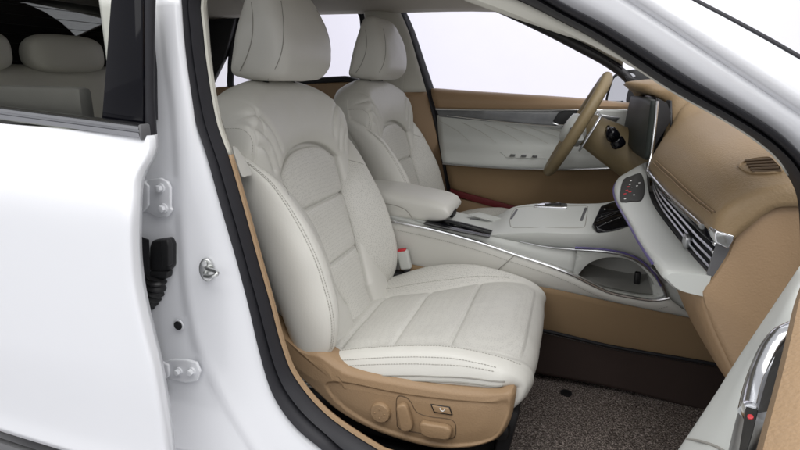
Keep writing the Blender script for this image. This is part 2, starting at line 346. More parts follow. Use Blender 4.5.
# far side: B-pillar cover (pale above, tan below), seal, roof rail, A-pillar cover
fb = [(397, 3), (405, 20), (411, 35), (421, 65), (431, 95), (440, 130), (446, 165), (452, 200)]
b = MB(); fr = [Y(*p, 1.10) for p in fb]
b.surf([[p+V((.012, .035, 0)) for p in fr], fr, [p+V((-.014, -.008, 0)) for p in fr], [p+V((-.026, .0, 0)) for p in fr], [p+V((-.034, .03, 0)) for p in fr]], 30, 14); 
top = [Y(*p, 1.105) for p in [(397, 3), (401, -2), (430, -5), (470, -1), (497, 7), (520, 19), (545, 30), (570, 42), (595, 55), (622, 71)]]
b.surf([[p+V((0, .03, -.01)) for p in top], top, [p+V((0, -.008, .012)) for p in top], [p+V((0, .02, .026)) for p in top]], 50, 8)
b.build("weatherstrip", 'rubber', car, solid=.003, off=0)
b = MB(); pu = [Y(*p, 1.085) for p in [(394, 3), (402, 20), (408, 35), (417, 65), (425, 92)]]; pl = [Y(*p, 1.04) for p in [(362, -6), (366, 18), (371, 35), (378, 65), (384, 92)]]
b.surf([[p+V((0, .03, 0)) for p in pu], pu, [p.lerp(q, .5)+V((0, -.03, 0)) for p, q in zip(pu, pl)], pl, [p+V((-.01, .05, 0)) for p in pl]], 24, 20); b.build("pillar_trim", 'beige', car, solid=.004, off=0)
b = MB(); pu = [Y(*p, 1.085) for p in [(425, 92), (434, 130), (441, 165), (447, 200), (455, 240)]]; pl = [Y(*p, 1.05) for p in [(384, 92), (390, 130), (396, 165), (402, 200), (408, 240)]]
b.surf([[p+V((0, .03, 0)) for p in pu], pu, [p.lerp(q, .5)+V((0, -.022, 0)) for p, q in zip(pu, pl)], pl, [p+V((-.01, .05, 0)) for p in pl]], 24, 20); b.build("pillar_trim", 'tan', car, solid=.004, off=0)
b = MB(); b.surf([[p+V((0, .01, .02)) for p in top[1:]], [p+V((.0, -.03, .035)) for p in top[1:]], [p+V((.02, -.09, .075)) for p in top[1:]], [p+V((.05, -.16, .10)) for p in top[1:]]], 40, 14); b.build("pillar_cover", 'beige', car, solid=.004, off=0)
# seat belt anchor on far pillar
b = MB(); c = Y(402, 62, 1.045); b.prism(circle(c, (1, 0, 0), (0, 0, 1), .022, 20, .032), (0, -.012, 0), 0, .004); b.box(c+V((.0, -.014, .012)), (.026, .01, .006), 1, .002); b.build("belt_anchor", ['beige', 'black'], car)
b = MB(); b.rows([[Y(400, 64, 1.03)+V((dx, 0, 0)), Y(397, 95, 1.03)+V((dx, 0, 0)), V((-.31+dx, 1.03, .1))] for dx in (-.022, .022)]); b.build("seat_belt", 'beige', car, solid=.0015)
# rear bulkhead: parcel shelf, back glass frame, far C-pillar
xb = -1.75
hole = [X(18, -6, xb), X(40, 10, xb), X(60, 23, xb), X(77, 37, xb), X(103, 25, xb), X(112, -8, xb)]
b = MB(); b.box((-1.62, .37, .50), (.42, 1.4, .03), 0, .006); b.build("parcel_shelf", 'carpetblack', car)
b = MB(); b.box((-1.80, .37, .1), (.03, 1.5, .8), 0, .004); b.prism([X(*p, -1.77) for p in [(-90, 0), (25, 3), (45, 12), (62, 23), (77, 37), (103, 25), (135, 12), (135, 66), (-90, 72)]], (-.02, 0, 0), 0, 0); b.build("rear_bulkhead", 'carpetblack', car)
b = MB(); b.prism([V((-1.42, -.37, .50)), V((-1.2, -.37, .76)), V((-1.3, -.37, .85)), V((-1.82, -.33, .85)), V((-1.82, -.37, .50))], (0, .035, 0), 0, .006); b.build("pillar_cover", 'black', car)
b = MB(); b.prism([V((-1.30, 1.08, .50)), V((-1.19, 1.08, .66)), V((-1.12, 1.08, .83)), V((-1.3, 1.06, .9)), V((-1.82, 1.06, .87)), V((-1.82, 1.1, .50))], (0, .035, 0), 0, .006); b.build("pillar_cover", 'black', car)
b = MB(); g0 = [V((-1.80, -.20, .51)), V((-1.80, .94, .51))]; g1 = [V((-1.55, -.14, .84)), V((-1.55, .88, .84))]
b.rows([g0, g1]); og = b.build("back_glass", 'privacy', car, solid=.004); 
b = MB()
for k in range(9):
    t = .1+.8*k/8; p, q = g0[0].lerp(g1[0], t), g0[1].lerp(g1[1], t); b.tube([p+V((.006, .04, .004)), q+V((.006, -.04, .004))], .0012, ns=5)
b.build("heater_wire", 'black', og)
# door hinges on the near B-pillar, cable boot, plug, striker
def hinge(px0, bolts, y, arm):
    b = MB(); b.prism([Y(*p, y) for p in px0], (0, .007, 0), 0, .002); 
    b.prism([Y(*p, y-.004) for p in arm], (0, .016, 0), 0, .003)
    h = b.build("hinge", 'paint', car)
    for p in bolts:
        q = MB(); c = Y(*p, y); q.disc(c, (0, -1, 0), .0085, .003, 0, 20); q.disc(c+V((0, -.003, 0)), (0, -1, 0), .0062, .007, 0, 6, .1, .9); q.build("bolt", 'paint', h, ang=30)
HY = -.474
hinge([(139, 187), (148, 180), (160, 178), (167, 182), (170, 188), (170, 208), (172, 210), (167, 217), (158, 218), (148, 213), (139, 212)], [(161, 188), (164, 208)], HY, [(134, 186), (143, 181), (148, 186), (148, 206), (142, 213), (134, 212)])
hinge([(156, 364), (170, 360), (186, 360), (196, 363), (200, 372), (197, 381), (186, 383), (170, 380), (160, 384)], [(179, 371), (192, 371)], HY, [(150, 366), (161, 362), (168, 365), (169, 376), (162, 384), (153, 386)])
b = MB(); cc = lambda px, py, dy=0: Y(px, py, HY-.006+dy)
b.prism([cc(*p) for p in [(151, 241), (167, 239), (170, 246), (170, 268), (166, 273), (151, 274), (148, 268), (149, 247)]], (0, .02, 0), 0, .005)
b.prism([cc(*p, -.008) for p in [(160, 240), (167, 240), (169, 247), (169, 266), (162, 268)]], (0, .012, 0), 0, .003)
b.prism([cc(*p, -.004) for p in [(148, 272), (168, 272), (167, 279), (148, 280)]], (0, .016, 0), 0, .004)
path = cat([cc(157, 276, .004), cc(156, 288, .004), cc(151, 298, .006), cc(145, 306, .012), cc(139, 314, .02)], 60)
b.tube(path, lambda t: .0165+.0022*math.cos(t*2*math.pi*11), 0, 14); b.build("cable_boot", 'black', car)
b = MB(); gp = [Y(*p, -.486) for p in [(138, 236), (148, 240), (150, 300), (152, 350), (160, 395), (166, 400), (160, 365), (150, 310), (141, 290)]]
b.prism(gp, (0, .003, 0)); b.build("dark_gap_strip", 'rubber', car)  # black sheet put in for the darkness of the slit behind the door edge
b = MB(); c = Y(179, 325, -.4665); b.disc(c, (0, -1, 0), .0115, .002, 0, 24); b.disc(c+V((0, -.002, 0)), (0, -1, 0), .0088, .002, 1, 24); b.build("drain_plug", ['paint', 'black'], car)
b = MB(); c = Y(206, 270, -.4625); ax = V((.30, -1, 0)).normalized()
b.prism(circle(c+V((0, .004, 0)), (1, .25, 0), (0, 0, 1), .0135, 28, .0225), ax*.006, 0, .002)
lp = cat([c+V((-.001, -.002, -.005)), c+V((.010, -.016, -.0045)), c+V((.028, -.022, -.001)), c+V((.038, -.019, .004)), c+V((.030, -.013, .006)), c+V((.012, -.008, .006)), c+V((.002, -.001, .006))], 40); b.tube(lp, .0036, 0, 10)
st = b.build("door_striker", 'zinc', car)
for dz in (-.0125, .0135):
    q = MB(); q.disc(c+V((.001, -.003, dz)), ax, .0052, .0035, 0, 16); q.build("screw", 'zinc', st)
# ================================================================== REAR DOOR (closed, near side)
rd = thing("car_door", "closed white rear door with tinted window at the left", "car door", (-.7, -.55, -.2))
edge = [(146, 136), (147, 147), (144, 158), (136, 172), (131.5, 186), (130, 215), (130, 250), (132.5, 280), (137, 305), (144, 335), (152, 367), (158, 400), (162, 425), (165, 452), (167, 480)]
def ydoor(z): return smk(z, [(-.4, -.545), (-.22, -.575), (-.16, -.59), (-.08, -.583), (.1, -.592), (.3, -.597), (.375, -.592), (.42, -.572), (.47, -.545), (.52, -.532)])
ev = []
for p in edge:
    z = .2
    for _ in range(12): q = Y(*p, ydoor(z)); z = q.z
    ev.append(q)
ev = cat(ev, 60); b = MB(); rows = []
for q in ev:
    r = [V((q.x-.001, q.y+.024, q.z)), V((q.x+.0025, q.y+.012, q.z)), V((q.x+.0025, q.y+.002, q.z)), V((q.x+.0008, q.y-.0008, q.z)), V((q.x-.003, q.y-.0018, q.z))]
    for k in range(1, 40):
        x = q.x-.006-1.0*(k/39)**1.3; zz = q.z+.0*(q.x-x); sag = -.012*math.sin(min(1, (q.x-x)/.9)*math.pi)
        r.append(V((x, ydoor(q.z+.035*(q.x-x)*0)+sag*sst(-.2, .1, q.z)-.002, zz+.032*(q.x-x))))
    rows.append(r)
b.rows(rows); b.build("door_skin", 'paint', rd, solid=.004, off=0, ang=0)
b = MB(); lowm = [(-60, 420), (0, 440.5), (30, 450.5), (60, 460), (90, 470)]
m0 = [Y(*p, -.590) for p in lowm]; b.surf([[p+V((0, .004, .0)) for p in m0], [p+V((0, -.010, -.004)) for p in m0], [p+V((0, -.012, -.05)) for p in m0], [p+V((0, .01, -.09)) for p in m0]], 20, 12); b.build("lower_molding", 'greytrim', rd, solid=.004, off=0)
b = MB(); tr = [Y(*p, -.545) for p in [(-60, 103.5), (0, 112.5), (72, 122), (143, 131.5)]]; tr = cat(tr, 30); 
prs = [(-.014, .010), (.000, .0135), (.0, .0135)]
rows = []
for q in tr: rows.append([q+V((0, dy, dz)) for dy, dz in [(.012, .011), (-.002, .0115), (-.008, .008), (-.0095, .0035), (-.0075, .0025), (-.0075, -.0005), (-.0095, -.0015), (-.008, -.009), (.004, -.013), (.012, -.012)]])
b.rows(rows, cu=True, cap=True); b.build("belt_molding", 'darkchrome', rd)
b = MB(); b.box(tr[-1]+V((.002, .0015, -.0006)), (.005, .021, .0245), 0, .004); b.build("molding_cap", 'greytrim', rd)
b = MB(); b.prism([Y(*p, -.528) for p in [(112, -30), (110.5, 0), (106, 60), (101, 123), (143, 128), (142.5, 60), (142, 0), (142, -30)]], (0, .012, 0), 0, .002); b.build("pillar_garnish", 'gloss', rd)
b = MB(); gpx = [(-90, 102), (104, 128), (111, 60), (116, -40), (-90, -40)]
b.prism([Y(*p, -.517) for p in gpx], (0, .004, 0), 0); b.build("window_glass", 'tint', rd, smooth=False)
b = MB(); b.tube(cat([Y(*p, -.513) for p in [(149, -20), (148, 20), (147.5, 60), (148, 100), (151, 143)]], 30), .0105, ns=12); b.build("window_seal", 'rubber', rd)
b = MB(); b.box((-.95, -.50, .17), (1.1, .05, .62), 0, .02); b.box((-.98, -.487, .515), (1.2, .03, .07), 1, .01); b.build("inner_panel", ['cream', 'greytrim'], rd)
b = MB(); b.tube(cat([V((-1.25, -.47, .5)), V((-1.2, -.46, .70)), V((-1.05, -.43, .80)), V((-.6, -.42, .83)), V((-.3, -.425, .80)), V((-.27, -.45, .7)), V((-.27, -.48, .5))], 50), .022, ns=10); b.build("window_frame", 'rubber', rd)
# ================================================================== SEATS
ang = math.radians(20.5); SO = V((-.06, 0, 0)); ST = V((-math.sin(ang), 0, math.cos(ang))); SN = V((math.cos(ang), 0, math.sin(ang))); SY = V((0, 1, 0))
def B3(y, t, n): return SO+SY*y+ST*t+SN*n
def Bp(px, py, n=0):
    p = on(px, py, SO+SN*n, SN); return (p.y, (p-SO).dot(ST))
def dseg(p, poly):
    best = 9
    for (ax, ay), (bx, by) in zip(poly, poly[1:]):
        if min(ax, bx)-.03 > p[0] or max(ax, bx)+.03 < p[0] or min(ay, by)-.03 > p[1] or max(ay, by)+.03 < p[1]: continue
        dx, dy = bx-ax, by-ay; t = ((p[0]-ax)*dx+(p[1]-ay)*dy)/(dx*dx+dy*dy+1e-12); t = min(1, max(0, t))
        best = min(best, math.hypot(p[0]-ax-t*dx, p[1]-ay-t*dy))
    return best
def c2(pts, n=24): return [(p.x, p.y) for p in cat([V((a, b_, 0)) for a, b_ in pts], n)]
CR = ([(.262, .520), (.236, .522), (.205, .516), (.176, .494), (.156, .462), (.146, .436)], [(.262, .486), (.238, .488), (.214, .480), (.190, .456), (.176, .426), (.168, .40)], [(.262, .450), (.240, .452), (.220, .444), (.204, .420), (.196, .394)])
creases = [c2([(sg*y, t) for y, t in L]) for sg in (-1, 1) for L in CR]
wing = [c2([(sg*.262, .585), (sg*.248, .545), (sg*.240, .50), (sg*.242, .46), (sg*.250, .42)]) for sg in (-1, 1)]
def warch(y): return .433-.052*(min(1.3, abs(y)/.155))**2.6
def wins(t): return .068+.087*max(0, (t-.02)/.36)**.8 if t > .02 else .068
def inside(y, t): # signed depth inside the centre insert
    return min(wins(t)-abs(y), (warch(y)-t)) if abs(y) < .2 else wins(t)-abs(y)
def nrelief(y, t):
    """broad shape, sewn relief, perforation"""
    n = 0.; g = 0.; pf = 0
    d = inside(y, t)
    n += .014*sst(.05, .25, abs(y))*sst(.36, .46, t)                # wings come forward
    n += .010*math.exp(-((t-.5)/.09)**2)
    if d > 0:
        n += -.020+.011*(1-math.exp(-d/.018)); pf = .8*sst(.004, .012, d)
        for ts in (.284, .132): g -= .0105*math.exp(-(abs(t-ts)/.0034)**1.5)+.003*math.exp(-((t-ts)/.014)**2)
    else: n += -.020*math.exp(d/.013)
    g -= .010*math.exp(-(abs(d)/.0036)**1.6)
    for c in creases:
        k = dseg((y, t), c)
        if k < .04: g -= sst(.002, -.012, d)*(sst(.247, .233, -y) if y < 0 else sst(.228, .192, y))*(.0062*math.exp(-(k/.0038)**1.15)-.0010*math.exp(-((k-.017)/.009)**2))
    for c in wing:
        k = dseg((y, t), c); g -= .0035*math.exp(-(k/.0028)**2)
    g += .0016*noise.noise(V((y*14, t*11, 1.7)))+.0007*noise.noise(V((y*33, t*26, 5.1)))
    return n, g, pf
def make_backrest(root):
    NU, NV = 210, 330; b = MB(); perf = {}; base = []; gg = []
    us = [math.sin((i/(NU-1)-.5)*math.pi*.94)/math.sin(.47*math.pi) for i in range(NU)]
    for j in range(NV):
        q = j/(NV-1); v = 1-(1-q)**1.25; r = []; g = []
        for i, u in enumerate(us):
            top = .40+.218*max(0, 1-abs(u)**3.0)**(1/2.1); t = -.06+(top+.06)*v
            w = smk(t, [(-.06, .215), (.1, .235), (.3, .25), (.45, .272), (.55, .272), (.65, .26)]); y = u*w
            du = (1-abs(u))*w; dv = top-t; Rr = .055
            e = math.hypot(max(0, 1-du/Rr), max(0, 1-dv/Rr)) if dv < Rr or du < Rr else 0
            e = min(1, e); roll = Rr*(1-math.sqrt(max(0, 1-e*e)))
            n0, n1, pf = nrelief(y, t); perf[j*NU+i] = pf
            r.append(B3(y, t, n0*(1-e**3)-roll)); g.append(n1*(1-e**6))
        base.append(r); gg.append(g)
    rows = []
    for j in range(NV):
        r = []
        for i in range(NU):
            du_ = base[j][min(NU-1, i+1)]-base[j][max(0, i-1)]; dv_ = base[min(NV-1, j+1)][i]-base[max(0, j-1)][i]
            nn = du_.cross(dv_); nn = nn.normalized() if nn.length > 1e-12 else SN
            if nn.dot(SN) < 0: nn = -nn
            r.append(base[j][i]+nn*gg[j][i])
        rows.append(r)
    b.rows(rows)
    # rear shell closes the pad
    loop = [rows[0][i] for i in range(NU)]+[rows[j][-1] for j in range(1, NV)]+[rows[-1][i] for i in range(NU-2, -1, -1)]+[rows[j][0] for j in range(NV-2, 0, -1)]
    c = B3(0, .27, 0)
    def off(p, k, dn): q = p-SN*dn; return c+(q-c)*1.0 if k == 1 else c-SN*dn+(p-c)*k
    b.rows([loop, [p-SN*.03 for p in loop], [off(p, .985, .06) for p in loop], [off(p, .93, .085) for p in loop], [off(p, .80, .095) for p in loop], [off(p, .05, .10) for p in loop]], cu=True)
    # sewn lines beside the wing seams
    cs_ = BVHTree.FromPolygons([tuple(v) for v in b.v], b.f)
    for k_, c_ in enumerate(wing):
        pts = []
        for (y, t) in c_[3:-2]:
            h = cs_.ray_cast(B3(y+(-.0055 if k_ == 0 else .0055), t, .2), -SN)
            if h[0] is not None: pts.append(h[0]+SN*.0004)
        b.dashes(cat(pts, 60), 1)
    return b.build("backrest", ['leather', 'stitch'], root, attr=perf, ang=0)
def make_bolster(root, sgn):
    K = [(-.045, .262, -.055, .030, .030), (-.01, .262, -.03, .048, .050), (.05, .260, -.012, .060, .064), (.13, .258, -.004, .064, .070), (.22, .260, .0, .062, .068), (.31, .264, -.006, .054, .058), (.38, .270, -.016, .042, .045), (.44, .277, -.034, .026, .030), (.475, .281, -.052, .012, .014)]
    NT, NP = 150, 72; b = MB(); rows = []; perf = {}
    def pt(t, ph, extra=0):
        y0 = smk(t, [(k[0], k[1]) for k in K]); n0 = smk(t, [(k[0], k[2]) for k in K]); ry = smk(t, [(k[0], k[3]) for k in K]); rn = smk(t, [(k[0], k[4]) for k in K])
        if sgn > 0: y0 -= .035*sst(.46, .3, t); n0 -= .018
        else: y0 -= .012*sst(.46, .36, t); n0 += .007*sst(.46, .36, t)
        cs, sn = math.cos(ph), math.sin(ph)    # ph 0 = forward, + = outward
        ex = 2/2.3; a = math.copysign(abs(cs)**ex, cs); s_ = math.copysign(abs(sn)**ex, sn)
        if sn < 0:
            q_ = 2/1.3; a = math.copysign(abs(cs)**q_, cs) if cs > 0 else a; s_ = -abs(sn)**q_ if cs > 0 else -abs(sn)**ex
            s_ *= smk(t, [(-.045, 1.6), (.04, 2.0), (.13, 1.85), (.28, 1.7), (.36, 1.4), (.44, 1.0), (.475, .9)] if sgn > 0 else [(-.045, 1.0), (.04, 1.35), (.13, 1.6), (.28, 1.8), (.36, 1.5), (.44, 1.0), (.475, .9)])
        else: s_ *= .70
        g = 0
        k = abs(ph-.50); g -= .0022*math.exp(-(k*ry/.0016)**2)
        wv = .0018*noise.noise(V((t*13, math.cos(ph)*1.2, sgn*3+math.sin(ph)*1.2)))+.0035*noise.noise(V((t*5, math.cos(ph)*.8, sgn*3+math.sin(ph)*.8)))
        return B3(sgn*(y0+(ry+g+extra+wv)*s_), t, n0+(rn+g+extra+wv)*a - (.05*s_*s_ if sn > 0 and False else 0))
    for i in range(NT):
        q = i/(NT-1); t = -.045+.52*(.5-.5*math.cos(math.pi*q)); r = []
        for k in range(NP):
            ph = -math.pi+2*math.pi*k/NP; r.append(pt(t, ph)); 
            inner = sst(-.02, -.2, ph)*sst(-2.2, -1.9, ph)
            edge = .365+.045*math.sin(-ph-.9) if ph < 0 else .36
            perf[i*NP+k] = inner*sst(edge+.003, edge-.003, t) if sgn > 0 or True else 0
        rows.append(r)
    b.rows(rows, cu=True, cap=True)
    for dph, on_ in ((-.06, 1), (.0, 1), (.06, 1)):
        b.dashes(cat([pt(-.01+.44*i/60, .50+dph, .0005) for i in range(61)], 200), 1)
    # seam that closes the perforated panel at its top
    b.tube(cat([pt(.365+.045*math.sin(-ph-.9), ph, -.0006) for ph in [-.15-.08*i for i in range(22)]], 40), .0013, 2, 6)
    return b.build("side_bolster", ['leather', 'stitch', 'seam'], root, attr=perf, ang=0)
def make_headrest(root):
    prof = [(-.066, .636), (-.056, .626), (-.022, .606), (.018, .590), (.048, .584), (.078, .600), (.096, .640), (.104, .690), (.103, .735), (.094, .775), (.074, .800), (.048, .798), (.020, .762), (-.016, .712), (-.052, .660)]
    pc = [(p.x, p.y) for p in cat([V((a, c, 0)) for a, c in prof], 120, True)]; cx, cy = .035, .69
    NU = 110; b = MB(); rows = []
    def pt(u, n, t, ex=0):
        s = max(0, 1-abs(u)**9)**(1/3.4); s = max(s, .0)
        nn, tt = cx+(n-cx)*(s+ex), cy+(t-cy)*(s+ex)
        wd = .140-.024*sst(.70, .81, tt)-.004*sst(.62, .58, tt)
        bul = .010*(1-u*u)*sst(.06, .1, nn)
        g = .0016*noise.noise(V((u*2.5, nn*20, tt*16)))
        return B3(wd*u, tt+g, nn+bul+g)
    for i in range(NU):
        a = (i/(NU-1)-.5)*math.pi; u = math.sin(a)*.9995; u = math.copysign(abs(u)**.85, u); rows.append([pt(u, n, t) for n, t in pc])
    b.rows(rows, cu=True, cap=True)
    # two sewn seams on each cheek, laid on the surface
    on_hr = caster(b); seams = [[on_hr(*p, .0004) for p in L] for L in (
        [(281, 1), (283, 18), (283.5, 36), (281.5, 52), (276, 67), (268, 79)], [(251.5, 2), (253, 20), (252, 38), (247.5, 55), (241, 69), (237, 76)])]
    for sg in (1, -1):
        for k, L in enumerate(seams):
            pp = cat([V((p.x, sg*p.y, p.z)) for p in L], 120); b.tube(pp, .0010, 2, 6)
            if k == 0: b.dashes([p+V((-.006, 0, .001)) for p in pp], 1)
    hr = b.build("headrest", ['leather', 'stitch', 'seam'], root, ang=0)
    for sg in (-.065, .065):
        q = MB(); q.tube([B3(sg, .54, -.03), B3(sg, .66, -.01)], .0055, 0, 10); q.build("post", 'chrome', root)
        q = MB(); q.disc(B3(sg, .588, -.022), ST, .014, .014, 0, 18); q.build("post_guide", 'black', root)
    return hr
CP = [(-.17, -.055), (-.05, -.031), (.04, -.010), (.12, .006), (.21, .021), (.29, .029), (.345, .026), (.380, .010), (.395, -.014), (.389, -.044), (.372, -.070), (.352, -.088)]
def make_cushion(root):
    NS, NC = 170, 190; b = MB(); perf = {}; pc = cat([V((x, 0, z)) for x, z in CP], NS); rows = []
    nor = []
    for i, p in enumerate(pc):
        t = (pc[min(NS-1, i+1)]-pc[max(0, i-1)]).normalized(); nor.append(V((-t.z, 0, t.x)))
    def sec(x, fade):
        yf = smk(x, [(-.17, .115), (-.03, .12), (.1, .135), (.21, .182), (.29, .203), (.36, .20)])
        hr = smk(x, [(-.17, .0), (-.03, .022), (.06, .036), (.17, .036), (.26, .018), (.34, .0), (.4, -.002)])
        hn = smk(x, [(-.17, .004), (0, .012), (.2, .016), (.3, .006), (.36, .0)])
        return yf, hr, hn
    def pt(i, v):
        p = pc[i]; s = i/(NS-1); front = sst(.30, .40, p.x) if s < .9 else 1
        yf, hr, hn = sec(p.x, front)
        ks = [(-1.0, -.270, -.062), (-.95, -.278, -.045), (-.90, -.276, -.022), (-.86, -.264, hn-.010), (-.80, -.238, hn), (-.77, -.222, hn*.5-.002), (-.5, -.13, .003), (-.1, -.02, .003), (.25, yf*.5, .002), (.48, yf-.02, -.002), (.54, yf, -.003), (.64, (yf+.235)*.5, hr*.62), (.76, .236, hr), (.86, .266, hr-.02), (.93, .276, hr-.045), (1, .268, -.075)]
        y = smk(v, [(k[0], k[1]) for k in ks]); h = smk(v, [(k[0], k[2]) for k in ks])
        # front face: sides pull in with a rounded corner
        f = sst(.55, 1, s); w = 1-.055*sst(.33, .40, p.x)-.02*f
        if h < -.004: h *= 1-.35*front
        y *= w
        g = 0; pf = 0
        xt = p.x
        if abs(v) < 1:
            din = min(y+.228*w, yf*w-y)
            if s < .80:
                g -= .0055*math.exp(-((y+.228*w)/.0035)**2)*sst(.37, .33, xt); g -= .006*math.exp(-((y-yf*w)/.004)**2)*sst(.335, .30, xt)
                for xs in (.088, .217):
                    if din > -.01: g -= .0085*math.exp(-(abs(xt-xs)/.0036)**1.7)*sst(-.004, .012, din); g -= .003*math.exp(-((xt-xs)/.02)**2)*sst(0, .03, din)
                if din > 0: g -= .007*math.exp(-((xt+.035)/.006)**2)
                g += .004*(sst(0, .05, din))
            pf = .6*sst(.003, .01, din)*sst(.39, .36, xt)
            if y > yf*w+.004 and y < .262: pf = max(pf, 1.0*sst(.33, .29, xt))
        g += .0013*noise.noise(V((xt*14, y*14, 3.3+p.z*10)))+.0006*noise.noise(V((xt*40, y*40, 8+p.z*20)))
        q = p+nor[i]*(h+g); return V((q.x, y, q.z)), pf
    vs = [-1+2*k/(NC-1) for k in range(NC)]; c = 0
    for i in range(NS):
        r = []
        for v in vs: q, pf = pt(i, v); r.append(q); perf[c] = pf; c += 1
        rows.append(r)
    b.rows(rows)
    # underside
    b.rows([rows[i][:1]+[V((rows[i][0].x*.98, y, -.11)) for y in (-.24, -.1, .1, .24)]+rows[i][-1:] for i in range(0, NS)])
    iend = next(i for i, p in enumerate(pc) if p.x > .352)
    up = lambda i, v: pt(i, v)[0]+nor[i]*.0007+V((0, math.copysign(.0006, v) if abs(v) > .85 else 0, 0))
    for v in (-.868, -.885): b.dashes(cat([up(i, v) for i in range(20, iend-4, 3)], 260), 1)
    b.dashes(cat([up(i, -.812) for i in range(20, iend+6, 3)], 260), 1)
    b.dashes(cat([up(i, .60) for i in range(30, iend-12, 3)], 220), 1)
    # piping along the lower near edge
    for sg in (-1, 1): b.tube(cat([pt(i, sg*.985)[0]+V((0, sg*.003, -.001)) for i in range(8, iend-4, 3)], 80), .0018, 0, 8)
    for vv, rr in ((-.952, .0016), (-.925, .0013)): b.tube(cat([pt(i, vv)[0]+V((0, -.0008, 0)) for i in range(8, iend+2, 3)], 80), rr, 2, 6)
    return b.build("cushion", ['leather', 'stitch', 'seam'], root, attr=perf, ang=0)
def make_valance(root, near=True):
    YV = -.290
    px = [(262, 318), (285, 341), (302, 350), (318, 353), (336, 364), (352, 371.5), (400, 380.5), (450, 388.5), (482, 391.5), (500, 391.8), (511, 391.5), (515, 396), (511, 420), (503, 436), (492, 445), (470, 451), (440, 452), (410, 446), (370, 432), (335, 412), (300, 380), (275, 352)]
    out = [(p.x, p.z) for p in cat([Y(*p, YV) for p in px], 150, True)]
    cx, cz = .13, -.085; b = MB(); rows = []
    # rings from rim to centre, domed, with a step for the inset control field
    field = [(p.x, p.z) for p in cat([Y(*p, YV) for p in [(326, 384), (345, 382), (395, 392), (445, 399), (485, 402), (508, 402), (504, 425), (490, 441), (450, 446), (410, 438), (370, 424), (340, 404)]], 150, True)]
    def infield(x, z):
        c = False; n = len(field)
        for i in range(n):
            (x1, z1), (x2, z2) = field[i], field[i-1]
            if (z1 > z) != (z2 > z) and x < (x2-x1)*(z-z1)/(z2-z1)+x1: c = not c
        return c
    fl = field+field[:1]
    rows.append([V((x, YV+.05, z)) for x, z in out])
    def inset(p, d, c=(cx, cz)):
        return p
    n = len(out)
    for k in range(47):
        s = 1-k/46; r = []
        for x, z in out:
            # shrink toward a spine instead of one point
            sx = min(max(x, -.02), .29); sz = -.075 if sx > .0 else -.06
            X_, Z_ = sx+(x-sx)*s, sz+(z-sz)*s
            dist = (1-s)*math.hypot(x-sx, z-sz)
            y = YV+.012*(max(0, 1-dist/.014))**2*1.2-.004*sst(0, .05, dist)
            d = dseg((X_, Z_), fl); sd = d if infield(X_, Z_) else -d
            y += .0045*sst(-.002, .004, sd)
            r.append(V((X_, y, Z_)))
        rows.append(r)
    b.rows(rows, cu=True); va = b.build("side_valance", 'tan', root, ang=50)
    yb = YV+.0005
    def pp(l, y=yb): return [Y(*p, y) for p in l]
    q = MB(); c = Y(381, 411.5, yb-.0); q.disc(c+V((0, .002, 0)), (0, -1, 0), .0255, .002, 1, 32); q.disc(c+V((0, .001, 0)), (0, -1, 0), .0225, .010, 0, 32, .35, .8)
    for a in range(4): q.box(c+V((.011*math.cos(a*math.pi/2), -.0085, .011*math.sin(a*math.pi/2))), (.004, .003, .004), 0, .001)
    q.build("lumbar_knob", ['tan', 'tandark'], va)
    q = MB(); q.prism(cat(pp([(400, 402), (407, 402), (411, 411), (414, 424), (410, 428), (403, 427), (400, 414), (398, 405)]), 28, True), (0, -.015, 0), 0, .004); q.build("recline_lever", 'tan', va)
    q = MB(); q.prism(cat(pp([(422, 419), (430, 420), (450, 424), (452, 432), (447, 436), (428, 433), (422, 428)]), 28, True), (0, -.016, 0), 0, .0045); q.build("slide_lever", 'tan', va)
    q = MB(); q.prism(pp([(430.5, 403.5), (450, 406.5), (453, 415), (434, 412)]), (0, -.003, 0), 1, .002); q.prism(pp([(432, 404.8), (449, 407.4), (451.5, 413.8), (435, 411.2)], yb-.002), (0, -.003, 0), 0, .0012)
    q.tube(cat(pp([(440, 408), (441, 410.5), (443.5, 411), (444.5, 408.8)], yb-.0055), 12), .0009, 2, 6); q.build("cushion_switch", ['tan', 'black', 'white'], va)
    q = MB(); q.tube(cat(pp([(397, 398), (405, 397), (411, 402), (417, 412), (430, 416.5), (452, 420), (456, 430), (453, 438), (440, 438), (420, 433), (400, 429), (397, 420)], YV+.0008), 80, True), .0011, 0, 6, closed=True); q.build("control_outline", 'tandark', va)
    return va
def make_base(root):
    b = MB(); b.box((.10, .0, -.185), (.46, .46, .10), 0, .02); b.box((.12, -.215, -.265), (.52, .045, .05), 0, .006); b.box((.12, .215, -.265), (.52, .045, .05), 0, .006)
    b.box((.345, -.15, -.17), (.03, .22, .19), 0, .008, Matrix.Rotation(.15, 3, 'Y')); b.build("seat_base", 'black', root)
    b = MB(); b.box((.08, 0, -.12), (.56, .555, .05), 0, .02); b.build("seat_pan", 'black', root)
def make_seat(root, near):
    make_backrest(root); make_bolster(root, -1); make_bolster(root, 1); make_headrest(root); make_cushion(root); make_valance(root); make_base(root)
    # buckle beside the cushion
    b = MB(); rot = Matrix.Rotation(math.radians(-14), 3, 'Y'); c = Y(404.5, 259.5, .246)
    b.box(c, (.036, .022, .062), 0, .008, rot, 4); bk = b.build("belt_buckle", 'cream', root)
    q = MB(); q.box(c+rot @ V((0, -.003, .0315)), (.026, .017, .007), 0, .003, rot); q.build("release_button", 'red', bk)
    q = MB(); q.tube([c+rot @ V((0, 0, -.03)), c+rot @ V((0, 0, -.12))], .011, 0, 8); q.box(c+V((-.02, .0, -.055)), (.05, .04, .03), 0, .008); q.build("buckle_stalk", 'black', bk)
ps = thing("passenger_seat", "nearest ivory leather seat with tan side panel of seat switches", "car seat", (0, 0, -.29), "front seats")
make_seat(ps, True)
